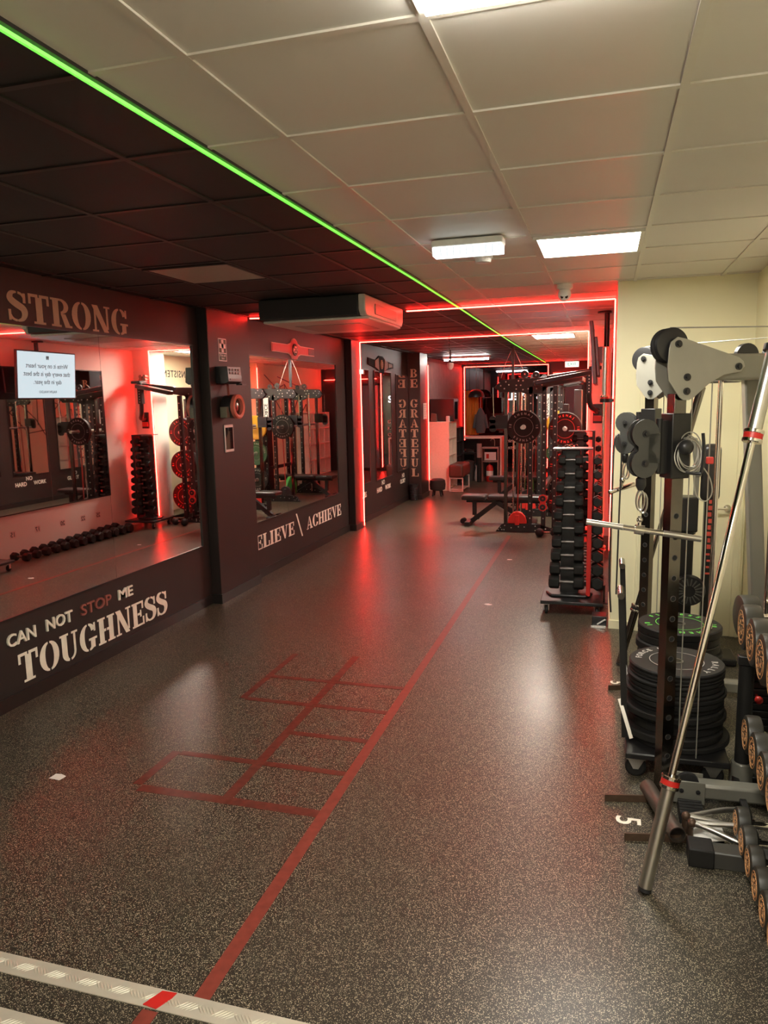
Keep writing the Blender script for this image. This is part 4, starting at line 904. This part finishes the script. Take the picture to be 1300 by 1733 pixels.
# hex dumbbells on the floor along the recess wall
for k in range(13):
    f = k / 12; r = .055 + .02 * f
    hex_dumbbell(.26 + .08 * f, r, 'hex dumbbell on the floor along the recess wall, %s from the upright barbell' % ORD[k], (-.16, 7.30 + k * .168, r * .87), 0, 'hex dumbbells on the floor along the recess wall')
for q, (s, y) in enumerate((('15', 7.45), ('17', 7.88), ('20', 8.35), ('22', 8.77), ('25', 9.10))):
    t = thing('number_sticker', 'small number sticker low on the recess wall, %s from the upright barbell' % ORD[q], 'sticker', (.07, y, .29))
    m = MB(); m.bb(-.001, 0, -.05, .05, -.045, .045); m.build('label_paper', pm('pink_paper', (.8, .62, .55), .6), t); m = MB(); m.text(s, .085, frame((-.001, 0, -.03), (0, -1, 0), (0, 0, 1)), 'CENTER', .01, .001); m.build('digits', BLACKP, t)
# television on a ceiling pole
t = thing('television', 'wall television showing a quotation, on a black ceiling pole', 'television', (-.10, 8.06, 2.27))
M = Matrix.Rotation(math.radians(-4.5), 4, 'Y')
m = MB(); m.bb(-.045, -.01, -.53, .53, -.30, .30, M); m.bb(-.01, .02, -.36, .36, -.22, .16, M); m.build('case', BLACKP, t, bevel=.006)
m = MB(); m.bb(-.0465, -.045, -.515, .515, -.285, .285, M); m.build('screen', SCREEN, t)
m = MB(); F = M @ frame((-.0468, 0, 0), (0, -1, 0), (0, 0, 1))
m.text('Write it on your heart', .082, F @ T(0, .09, 0), 'CENTER', .005, .0006); m.text('that every day is the best', .082, F @ T(0, -.01, 0), 'CENTER', .005, .0006); m.text('day in the year.', .082, F @ T(0, -.11, 0), 'CENTER', .005, .0006); m.text('RALPH WALDO', .045, F @ T(0, -.225, 0), 'CENTER', .008, .0006); m.text('"', .15, F @ T(0, .13, 0), 'CENTER', .03, .0006)
m.build('screen_text', pm('dark_screen_text', (.03, .04, .05), .5), t)
m = MB(); m.bb(.0, .075, -.05, .05, -.08, .08); m.build('bracket', BLACKM, t)
m = MB(); m.cyl((.095, 0, -.1), (.095, 0, .43), .026); m.lathe([(.07, .415), (.07, .43)], T(.07, 0, 0), 24); m.build('ceiling_pole', BLACKM, t)
# wall-mounted dip and press arm
t = thing('dip_bar_arm', 'black wall-mounted dip arm with long tapered pads above the farther tower', 'gym arm', (-.10, 10.2, 1.5))
m = MB(); m.bb(-.16, -.04, 10.175, 10.2, 1.50, 1.75); W(t, m, 'mount_plate', BLACKM, bevel=.004)
m = MB(); m.bb(-.15, -.05, 10.165, 10.176, 1.53, 1.60); W(t, m, 'badge', REDPL)
m = MB(); m.tube([(-.10, 10.18, 1.66), (-.12, 10.05, 1.66), (-.19, 9.97, 1.74), (-.21, 9.95, 1.9), (-.21, 9.95, 2.14)], .034, 12, 5); W(t, m, 'curved_post', BLACKM)
m = MB(); m.bb(-.245, -.175, 9.91, 9.99, 1.88, 2.20); W(t, m, 'height_sleeve', BLACKM, bevel=.004)
m = MB()
for k in range(6): m.lathe([(.007, 0), (.007, .003)], frame((-.21, 9.91, 1.91 + k * .04), (1, 0, 0), (0, 0, 1)), 10)
W(t, m, 'sleeve_holes', STEEL)
for a, b_ in (((-.20, 9.92, 2.15), (-.88, 9.72, 2.03)), ((-.20, 10.02, 2.17), (-.74, 10.06, 2.10))):
    m = MB(); M_, L_ = along(a, b_); m.prism([(-.075, 0), (.075, 0), (.05, L_), (-.05, L_)], -.03, .03, M_ @ Matrix.Rotation(PI / 2, 4, 'X') @ Matrix.Rotation(0, 4, 'Z')); W(t, m, 'arm_pad', VINYL, bevel=.012)
m = MB(); m.bb(-.215, -.06, 9.93, 10.2, 2.19, 2.23); W(t, m, 'top_plate', BLACKM, bevel=.004)
m = MB()
for x in (-.17, -.10): 
    for zz in (2.25, 2.30): m.cyl((x, 10.12, zz), (x, 10.2, zz), .028)
W(t, m, 'rollers', pm('pinkish_roller', (.4, .25, .2), .4))
m = MB(); m.text('CONSISTENCY', .17, frame((.3195, 11.78, 2.34), (0, -1, 0), (0, 0, 1)), 'CENTER', .012, .002, 1.0, 1.15); tag(m.build('wall_lettering', BLACKP, smooth=False), 'black letters CONSISTENCY on the cream wall beyond the recess', 'wall lettering')
# ================================================================== PLATE-LOADED RACK MACHINES
def bolts(pts, M, r=.009, h=.004):
    m = MB()
    for x, y in pts: m.lathe([(r, 0), (r * .9, h)], M @ T(x, y, 0), 8)
    return m
def rack(label, x0, y0, y1, bx, bz, red=True):
    """trainer seen from its side: x0 is the toe, frames at y0 and y1"""
    t = thing('rack_machine', label, 'rack machine', (x0 + .5, (y0 + y1) / 2, 0))
    for y, s in ((y0, -1), (y1, 1)):
        F = frame((x0, y, 0), (1, 0, 0), (0, 0, 1))                    # z toward the camera
        m = MB(); m.prism([(0, 0), (1.15, 0), (1.15, .07), (.75, .07), (.60, .12), (.14, .12), (.08, .10)], -.03, .03, F); m.bb(.18, .62, .0, .12, -.036, .036, F); base = W(t, m, 'base_beam', BLACKM, bevel=.004)
        W(t, bolts([(.04, .03), (.09, .03), (.07, .06), (.12, .03), (.13, .09), (.22, .06), (.32, .075), (.40, .075), (.55, .03), (.55, .09), (.61, .055), (.61, .03), (.69, .055), (.77, .05), (.77, .02)], F @ T(0, 0, .036)), 'base_bolts', STEEL, base)
        m = MB(); m.bb(.115, .165, .10, 1.98, -.025, .025, F); W(t, m, 'chrome_post', STEELD, bevel=.006)
        for k, x in enumerate((.475, .655, .80)):
            m = MB(); m.bb(x - .030, x + .030, .06, 2.0, -.03, .03, F); u = W(t, m, 'upright', BLACKM, bevel=.004)
            W(t, bolts([(x, .20 + .105 * j) for j in range(17)], F @ T(0, 0, .03), .010), 'hole_studs', STEEL, u)
        m = MB(); m.prism([(.0, 1.99), (.06, 1.93), (.34, 1.93), (.42, 1.90), (.62, 1.90), (.70, 1.99), (1.15, 2.06), (1.15, 2.13), (.66, 2.12), (.06, 2.10)], -.03, .03, F); tb = W(t, m, 'top_beam', BLACKM, bevel=.004)
        W(t, bolts([(.05, 2.06), (.07, 2.02), (.12, 1.98), (.14, 2.07), (.18, 2.03), (.28, 2.02), (.28, 1.97), (.31, 2.08), (.34, 2.02), (.37, 2.08), (.37, 1.96), (.44, 1.97), (.55, 1.97), (.62, 2.02)], F @ T(0, 0, .03), .010), 'beam_bolts', STEEL, tb)
        m = MB(); m.ring([(.01, -.012), (.05, -.012), (.055, 0), (.05, .012), (.01, .012)], F @ T(.39, 2.165, 0), 26); m.ring([(.01, -.012), (.045, -.012), (.05, 0), (.045, .012), (.01, .012)], F @ T(.54, 2.15, 0), 26); W(t, m, 'pulley', BLACKP, tb)
        m = MB(); m.tube([F @ Vector((.34, 2.16, 0)), F @ Vector((.30, .22, 0))], .010, 8); W(t, m, 'cable_rod', pm('red_cable', (.32, .03, .02), .4))
        m = MB(); m.prism([(.30 + .13 * math.cos(a), .12 + .17 * math.sin(a)) for a in [k * PI / 14 for k in range(15)]], -.03, .03, F); m.bb(.27, .33, .1, .24, -.045, .045, F); W(t, m, 'pulley_guard', REDPL if red else BLACKP, bevel=.008)
        m = MB()
        for zz in (1.44, 1.56): m.lathe([(.05, -.02), (.05, .02)], F @ T(-.04, zz, 0), 24)
        m.bb(-.09, .01, 1.44, 1.56, -.02, .02, F); m.bb(.0, .17, 1.44, 1.62, -.035, .035, F); W(t, m, 'pulley_carriage', BLACKP)
        m = MB(); m.tube([F @ Vector((-.04, 2.0, 0)), F @ Vector((-.03, 1.6, 0))], .004, 8); m.tube([F @ Vector((-.02, 1.99, 0)), F @ Vector((.06, 2.06, 0))], .012, 8); W(t, m, 'cable', CHROME)
    for (x, z) in ((.80, .09), (.80, 2.06), (1.12, .05), (1.12, 2.09), (.655, .62)):
        m = MB(); m.bb(x0 + x - .028, x0 + x + .028, y0 + .03, y1 - .03, z - .03, z + .03); W(t, m, 'cross_member', BLACKM, bevel=.004)
    m = MB(); m.bb(x0 + 1.02, x0 + 1.12, y0 + .62, y1 - .25, .1, 1.95); W(t, m, 'stack_shroud', BLACKM, bevel=.006)
    m = MB(); m.cyl((bx, y0 - .30, bz), (bx, y1 + .30, bz), .0245); W(t, m, 'guided_bar', STEEL)
    for y in (y0 + .2, y1 - .2):
        m = MB(); m.cyl((x0 + .22, y, .06), (x0 + .22, y, 2.0), .014); W(t, m, 'guide_rod', CHROME)
    return t
M1 = dict(x0=-1.45, y0=10.32, y1=11.75, bx=-1.06, bz=1.46)
t1 = rack('black studded rack machine with red pulley guards in the middle of the room', **M1)
rack('second black studded rack machine standing behind the first', -1.55, 12.85, 14.15, -1.28, 1.41, False)
def peg(t, x, y, z, L=.17):
    m = MB(); m.cyl((x, y, z), (x, y - L, z), .0245, 20, bev=.003); W(t, m, 'plate_peg', STEEL)
NEAR = facing((0, -1, 0))
def hang(x, y, z, h, mat, letters, lmat, label, R=.225, grp=None): return plate(h, R, mat, letters, lmat, label=label, loc=(x, y, z), rot=NEAR, group=grp)
BRG = [('SHENAJ', PI / 2, .27), ('FITNESS', -PI / 2, .25), ('15', PI * .97, .18), ('15', .03, .18)]
hang(-1.06, 10.255, 1.46, .055, BLACKR, BRG, GREYT, 'black plate with grey lettering loaded on the near bar end of the first rack machine')
# plate tree beside the first machine
t = thing('plate_tree', 'black plate tree with three plates one above another beside the rack machine', 'plate rack', (-.53, 10.66, 0))
m = MB(); m.bb(-.57, -.49, 10.68, 10.76, 0, 1.75); m.bb(-.66, -.40, 10.68, 10.76, 0, .05); m.bb(-.57, -.49, 10.50, 10.87, 0, .05); W(t, m, 'post', BLACKM, bevel=.004)
for k, (z, lab) in enumerate(((1.42, 'highest'), (.90, 'middle'), (.39, 'lowest'))):
    m = MB(); m.cyl((-.53, 10.69, z), (-.53, 10.44, z), .0245, 20, bev=.003); W(t, m, 'plate_peg', STEEL)
    for j in range(3):
        front = j == 2
        hang(-.53, 10.67 - .06 * j, z, .055, BLACKR, BRG if front else None, REDT, ('front black plate with red lettering on the %s peg of the plate tree' if front else ('black plate hidden behind the front plate on the %s peg' if j else 'rearmost black plate against the post on the %s peg')) % lab, grp='plates on the %s peg of the plate tree' % lab)
m = MB()
# plates hung on the second machine
t2 = thing('plate_bracket', 'black bracket of plate pegs on the near side of the second rack machine', 'bracket', (-1.0, 12.8, 0))
m = MB(); m.bb(-.755, -.685, 12.79, 12.815, .0, 1.55); m.bb(-.80, -.64, 12.79, 12.815, 1.36, 1.46); W(t2, m, 'bracket', BLACKM)
for x, z in ((-.72, 1.40), (-.72, .92), (-.72, .42)): peg(t2, x, 12.79, z)
UFC = [('ANY CARRY', PI * .72, .2), ('THE CARRY', -.5, .2)]
hang(-.72, 12.785, 1.40, .05, YELLOWR, None, None, 'yellow plate on the second rack machine, seen in the belt mirror')
hang(-1.28, 12.785, 1.41, .05, BLACKR, BRG, GREYT, 'black plate beside the yellow plate on the second rack machine')
hang(-.72, 12.785, .92, .05, GREENR, UFC, GREYT, 'dark green plate with pale lettering below the yellow plate')
hang(-.72, 12.785, .42, .05, BLACKR, BRG, GREYT, 'black plate below the dark green plate on the second rack machine')
plate(.06, .225, BRIGHTG, label='bright green plate leaning on the second rack machine', loc=(-1.20, 13.13, .225), rot=facing((-1, 0, .0)))
t = thing('label_board', 'tall black and white lettered board on the second rack machine', 'sign', (-.95, 12.77, 1.5))
m = MB(); m.bb(-.05, .05, -.006, 0, 0, .45); m.build('board', WHITEP, t); m = MB(); m.text('FORCE', .10, frame((.035, -.0062, .03), (0, 0, 1), (-1, 0, 0)), 'LEFT', .02, .001); m.build('lettering', BLACKP, t)
# red double-pulley plate and loose weights by the machine foot
t = thing('pulley_block', 'red figure-eight pulley plate on the side of the first rack machine', 'pulley', (-.80, 10.27, .42))
m = MB(); pts = [(.06 * math.cos(math.radians(a)), .06 + .055 * math.sin(math.radians(a))) for a in range(-50, 231, 20)] + [(.06 * math.cos(math.radians(a)), -.06 + .055 * math.sin(math.radians(a))) for a in range(130, 411, 20)]
m.prism(pts, -.008, .008, frame((0, 0, 0), (1, 0, 0), (0, 0, 1))); m.build('plate', REDPL, t)
m = MB()
for z in (.06, -.06): m.ring([(.012, .008), (.04, .008), (.04, .014), (.012, .014)], frame((0, 0, z), (1, 0, 0), (0, 0, 1)), 20)
m.build('wheels', BLACKP, t)
t = thing('round_dumbbell', 'small dark dumbbell lying on the floor by the plate tree', 'dumbbell', (-.72, 10.0, .06), .3)
for s in (-1, 1): m = MB(); m.sphere((s * .10, 0, 0), .058, 18); m.build('head', BLACKR, t)
m = MB(); m.cyl((-.06, 0, 0), (.06, 0, 0), .014); m.build('handle', CHROME, t)

# ================================================================== BENCHES
def bench(label, loc, rot=0):
    t = thing('weight_bench', label, 'bench', loc, rot)
    m = MB(); m.bb(-.56, -.20, -.14, .14, .375, .445); m.build('seat_pad', VINYL, t, bevel=.022, seg=3)
    m = MB(); m.bb(-.17, .68, -.14, .14, .375, .445); m.build('back_pad', VINYL, t, bevel=.022, seg=3)
    m = MB(); m.bar((-.50, 0, .36), (.60, 0, .36), .05, .06); m.build('spine', BLACKM, t, bevel=.004)
    m = MB(); m.bar((-.38, 0, .36), (-.38, 0, .14), .06, .06); m.bar((-.38, 0, .14), (-.30, 0, .10), .06, .06); m.build('leg', BLACKM, t, bevel=.004)
    m = MB(); m.bar((-.42, 0, .05), (-.05, 0, .34), .07, .07); m.bar((-.05, 0, .34), (.45, 0, .05), .07, .07); m.build('brace', BLACKM, t, bevel=.004)
    m = MB(); m.bb(-.50, -.42, -.22, .22, 0, .06); m.build('front_foot', BLACKM, t, bevel=.006); m = MB(); m.bb(.42, .52, -.25, .25, 0, .06); m.build('rear_foot', BLACKM, t, bevel=.006)
    m = MB()
    for k in range(5): m.bar((.0 + k * .08, 0, .31 - k * .046), (.03 + k * .08, 0, .36 - k * .046), .05, .012)
    m.build('ladder_teeth', BLACKM, t)
    m = MB(); m.cyl((-.55, -.05, .05), (-.55, .05, .05), .04); m.build('wheel', BLACKR, t); return t
b1 = bench('black flat weight bench reaching out of the first rack machine', (-1.46, 10.86, 0))
dup(b1, 'black weight bench farther back, inside the second rack machine', (-1.45, 13.5, 0))

# ================================================================== FAR LEFT CORNER
t = thing('cube_shelf', 'white cube bookcase standing against the left wall past the third pier', 'bookcase', (-3.26, 15.1, 0))
m = MB(); m.bb(-.235, .235, -.30, -.28, 0, 1.40); m.bb(-.235, .235, .48, .5, 0, 1.40); m.bb(-.235, .235, -.28, .48, 1.38, 1.40); m.bb(-.235, .235, -.28, .48, 0, .04); m.bb(-.235, -.225, -.28, .48, .04, 1.38); m.build('carcass', WHITEL, t)
for k in range(3):
    m = MB(); m.bb(-.22, .23, -.28, .48, .36 + k * .34, .375 + k * .34); m.build('shelf', WHITEL, t)
m = MB(); m.bb(-.22, .228, .09, .11, .04, 1.38); m.build('divider', WHITEL, t)
t = thing('cube_shelf', 'black cube bookcase behind the white one along the left wall', 'bookcase', (-3.26, 16.04, 0))
m = MB(); m.bb(-.235, .235, -.42, -.40, 0, 1.25); m.bb(-.235, .235, .40, .42, 0, 1.25); m.bb(-.235, .235, -.40, .40, 1.23, 1.25); m.bb(-.235, .235, -.40, .40, 0, .03); m.bb(-.235, -.225, -.40, .40, .03, 1.23); m.build('carcass', BLACKP, t)
for k in range(3):
    m = MB(); m.bb(-.22, .23, -.40, .40, .31 + k * .31, .325 + k * .31); m.build('shelf', BLACKP, t)
m = MB(); m.bb(-.22, .228, -.01, .01, .03, 1.23); m.build('divider', BLACKP, t)
t = thing('speaker_box', 'large black box on top of the white cube bookcase', 'box', (-3.22, 15.25, 1.40))
m = MB(); m.bb(-.25, .25, -.2, .25, 0, .46); m.build('case', BLACKP, t, bevel=.008); m = MB(); m.bb(.25, .252, -.12, .2, .04, .40); m.build('front', GLASSD, t)
t = thing('small_box', 'small brown box on the white cube bookcase', 'box', (-3.36, 14.92, 1.40))
m = MB(); m.prism([(-.07, 0), (.07, 0), (.05, .16), (-.05, .18)], -.03, .03, frame((0, 0, 0), (1, 0, 0), (0, 0, 1))); m.build('box', pm('brown_card', (.16, .09, .07), .5), t, bevel=.006)
t = thing('white_tub', 'small white tub at the front edge of the white bookcase top', 'tub', (-3.06, 14.87, 1.40))
m = MB(); m.lathe([(.035, 0), (.04, .01), (.04, .10), (.032, .115)], None, 24); m.build('tub', WHITEP, t)
t = thing('pouf_stool', 'round dark tufted stool on short legs beside the lettered pier', 'stool', (-3.09, 13.98, 0))
m = MB(); m.lathe([(.10, .11), (.145, .13), (.155, .22), (.145, .31), (.10, .335), (.0, .34)], None, 28); m.build('cushion', pm('dark_brown_fur', (.03, .02, .018), .8, bump=.6, bscale=60), t)
for k in range(4):
    a = PI / 4 + k * PI / 2; m = MB(); m.cyl((.09 * math.cos(a), .09 * math.sin(a), .13), (.12 * math.cos(a), .12 * math.sin(a), 0), .02, 12, .013); m.build('leg', BLACKM, t)
t = thing('waste_bin', 'ribbed black waste bin at the foot of the lettered pier', 'bin', (-3.40, 13.33, 0))
m = MB(); pr = [(.065, 0)]
for k in range(10): pr += [(.072 + .001 * k, .02 + k * .028), (.066 + .001 * k, .03 + k * .028)]
pr += [(.085, .30), (.078, .30), (.06, .02)]; m.lathe(pr, None, 28); m.build('bin', BLACKP, t)
t = thing('ottoman_bench', 'brown leather ottoman bench on a pale metal frame', 'ottoman', (-2.86, 15.05, 0))
m = MB(); m.bb(-.15, .15, -.42, .42, .28, .55); m.build('seat', BROWNL, t, bevel=.05, seg=4)
for y in (-.36, .36):
    m = MB(); m.bar((-.13, y, 0), (-.13, y, .28), .022, .022); m.bar((.13, y, 0), (.13, y, .28), .022, .022); m.bar((-.13, y, .27), (.13, y, .27), .022, .022); m.bar((-.13, y, .012), (.13, y, .012), .022, .022); m.build('leg_frame', WHITEP, t)
m = MB(); m.bb(-.13, .13, -.34, .34, .03, .045); m.build('lower_shelf', WHITEP, t)
PINK = pm('pinkish_laminate', (.72, .50, .43), .4)  # pinkish base colour for the counter top and one end panel
t = thing('counter_desk', 'pink counter with a panel end before the dark window', 'counter', (-2.72, 16.9, 0))
m = MB(); m.bb(-.62, .52, -.30, .30, .96, 1.0); m.build('top', PINK, t, bevel=.004); m = MB(); m.bb(.48, .52, -.30, .30, 0, .96); m.build('end_panel', PINK, t); m = MB(); m.bb(-.62, -.58, -.30, .30, 0, .96); m.build('end_panel', BLACKP, t); m = MB(); m.bb(-.58, .48, .26, .28, .05, .9); m.build('back_panel', BLACKP, t)
t = thing('small_cabinet', 'open grey cabinet with a sink tap under the counter', 'cabinet', (-2.46, 16.72, 0))
m = MB(); m.bb(-.19, .19, -.16, .16, .74, .77); m.bb(-.19, -.17, -.16, .16, 0, .74); m.bb(.17, .19, -.16, .16, 0, .74); m.bb(-.17, .17, -.16, .16, .44, .46); m.build('carcass', pm('grey_pink_laminate', (.45, .33, .29), .4), t)
m = MB(); m.bb(-.12, .14, -.165, -.16, .48, .66); m.build('sign_panel', WHITEP, t); m = MB(); m.bb(-.08, -.02, -.168, -.165, .52, .62); m.build('red_symbol', REDP, t)
m = MB(); m.tube([(.08, 0, .77), (.08, 0, .92), (.03, 0, .945), (-.01, 0, .90)], .012, 10, 4); m.build('tap', CHROME, t)
t = thing('fire_extinguisher', 'red fire extinguisher standing in the cabinet under the counter', 'fire extinguisher', (-2.47, 16.62, 0))
m = MB(); m.lathe([(.07, 0), (.078, .012), (.078, .30), (.06, .35), (.026, .375), (.024, .39)], None, 28); m.build('cylinder', REDP, t)
m = MB(); m.lathe([(.0785, .13), (.0785, .24)], None, 28, False); m.build('label_band', WHITEP, t); m = MB(); m.cyl((0, 0, .385), (0, 0, .42), .02); m.bar((-.02, 0, .42), (.09, 0, .435), .018, .012); m.bar((-.02, 0, .405), (.08, 0, .395), .018, .010); m.build('valve', BLACKP, t)
m = MB(); m.tube([(-.02, 0, .40), (-.07, 0, .41), (-.10, 0, .34), (-.095, 0, .16)], .010, 10, 4); m.build('hose', BLACKR, t)
t = thing('waste_bin', 'grey pedal bin left of the cabinet under the counter', 'bin', (-2.98, 16.75, 0))
m = MB(); m.lathe([(.13, 0), (.15, .42), (.152, .44), (.02, .47)], None, 28); m.build('bin', pm('dark_grey_bin', (.07, .065, .06), .4), t)
t = thing('paper_bag', 'crumpled white bag on the floor right of the grey bin', 'bag', (-2.74, 16.68, 0))
m = MB(); m.lathe([(.07, 0), (.085, .05), (.08, .2), (.06, .30), (.075, .36)], None, 9); m.build('bag', PAPER, t)
t = thing('foam_roller', 'grey and black roller standing left of the cabinet', 'roller', (-2.68, 16.45, 0))
m = MB(); m.cyl((0, 0, 0), (0, 0, .55), .055, 24); m.build('lower_half', BLACKR, t); m = MB(); m.cyl((0, 0, .55), (0, 0, .86), .055, 24); m.build('upper_half', pm('pink_grey_foam', (.40, .26, .24), .6), t)
t = thing('bar_holder', 'chrome bars laid on a low black rack under the counter', 'bar rack', (-3.0, 16.75, 0))
m = MB(); m.bb(-.25, .22, -.08, .08, .60, .64); m.bb(-.25, -.21, -.08, .08, 0, .6); m.bb(.18, .22, -.08, .08, 0, .6); m.build('rack', BLACKM, t)
m = MB()
for k in range(3): m.cyl((-.28, -.05 + k * .05, .66 + .03 * k), (.16, -.06 + k * .05, .655 + .02 * k), .013)
m.build('bars', CHROME, t)
t = thing('wall_notice', 'white framed notice on the side of the lettered pier', 'notice', (-3.28, 13.80, 1.49))
m = MB(); m.bb(0, .006, -.13, .13, 0, .30); m.build('sheet', PAPER, t)
m = MB()
for k in range(6): m.bb(.006, .0066, -.10, .10 - .02 * (k % 3), .25 - k * .04, .256 - k * .04)
m.build('printed_lines', GREYT, t)
t = thing('hanging_cloth', 'orange cloth hanging before the dark far window', 'cloth', (-3.20, 18.6, 0))
m = MB(); pts = [(-.16 + .32 * k / 16, .03 * math.sin(k * 1.4)) for k in range(17)]
m.prism(pts + [(x, y + .012) for x, y in pts[::-1]], .95, 2.05); m.build('cloth', ORANGE, t); m = MB(); m.cyl((-.2, .005, 2.06), (.2, .005, 2.06), .012); m.cyl((-.18, .005, 2.06), (-.18, .005, 2.69), .004); m.cyl((.18, .005, 2.06), (.18, .005, 2.69), .004); m.build('rail', BLACKM, t)
t = thing('arch_lamp', 'black half-dome lamp before the orange cloth', 'lamp', (-3.05, 18.3, 1.88))
m = MB(); m.lathe([(.20, 0), (.195, .06), (.16, .13), (.09, .185), (.02, .2)], None, 28); m.build('shade', BLACKP, t); m = MB(); m.cyl((0, 0, .2), (0, 0, .81), .008); m.build('cord', BLACKP, t)
t = thing('hanging_jacket', 'grey jacket hanging in front of the dark far window', 'jacket', (-2.97, 18.45, 1.0))
m = MB(); m.lathe([(.10, .0), (.13, .1), (.12, .3), (.13, .42), (.07, .55), (.03, .62)], Matrix.Scale(.55, 4, (0, 1, 0)), 18); m.cyl((-.11, 0, .46), (-.17, 0, .12), .035); m.cyl((.11, 0, .46), (.17, 0, .12), .035); m.build('body', pm('grey_fabric', (.12, .13, .14), .8), t); m = MB(); m.cyl((0, 0, .6), (0, 0, .9), .005); m.build('hook', STEEL, t)
t = thing('ceiling_hoist', 'black post from ceiling to the top of the second rack machine', 'post', (-1.50, 12.7, 2.13))
m = MB(); m.bb(-.02, .02, -.02, .02, 0, .57); m.build('post', BLACKM, t); m = MB(); m.tube([(.03, 0, .5), (.12, 0, .3), (.22, 0, .05)], .004, 6); m.tube([(-.03, 0, .5), (-.12, 0, .3), (-.2, 0, .05)], .004, 6); m.build('guy_wires', STEEL, t)
# right side beyond the recess, seen in the mirrors
t = thing('wall_line_art', 'black angular line decoration on the far pink wall, seen in the belt mirror', 'wall decoration', (.32, 16.4, 1.9))
pl_ = [(-1.35, .70), (-.5, .25), (-.1, .42), (.3, .05)]; L_ = [((-1.35, .75), (-.35, .28)), ((-1.5, .22), (-.35, .28)), ((-.35, .28), (.1, .38)), ((.1, .38), (.55, .05)), ((-.35, .28), (-.9, -.15)), ((.1, .38), (.05, -.5)), ((-.55, .1), (.0, -.35)), ((-.3, .55), (1.15, .3)), ((1.15, .3), (.65, -.2)), ((.55, .15), (.85, .05)), ((.65, -.2), (.75, -.6)), ((.9, .05), (1.0, -.5)), ((-.9, -.15), (-.3, -.7)), ((-.3, -.7), (.75, -.6)), ((.75, -.6), (1.45, -.75)), ((1.45, -.75), (1.4, -.1)), ((1.4, -.1), (.9, -.45)), ((-1.5, .22), (-1.2, -.3)), ((.0, -.35), (.4, -.9))]
m = MB()
for a, b_ in L_: m.bar((-.004, a[0], a[1]), (-.004, b_[0], b_[1]), .008, .022)
m.build('lines', BLACKP, t)
t = thing('cube_shelf', 'tall white cube bookcase against the far pink wall, seen in the belt mirror', 'bookcase', (.17, 17.9, 0))
m = MB(); m.bb(.13, .15, -.75, .75, 0, 1.6)
for k in range(5): m.bb(-.15, .13, -.75, .75, k * .39, .02 + k * .39)
for k in range(5): m.bb(-.15, .13, -.75 + k * .37, -.73 + k * .37, .02, 1.58)
m.build('carcass', WHITEL, t)
t = thing('wall_heater', 'small white box unit high on the far pink wall', 'wall unit', (.32, 17.5, 2.05))
m = MB(); m.bb(-.12, 0, -.18, .18, 0, .22); m.build('case', WHITEP, t, bevel=.008)
m = MB()
for k in range(4): m.bb(-.123, -.12, -.15, .15, .03 + k * .04, .04 + k * .04)
m.build('vents', GREYT, t)
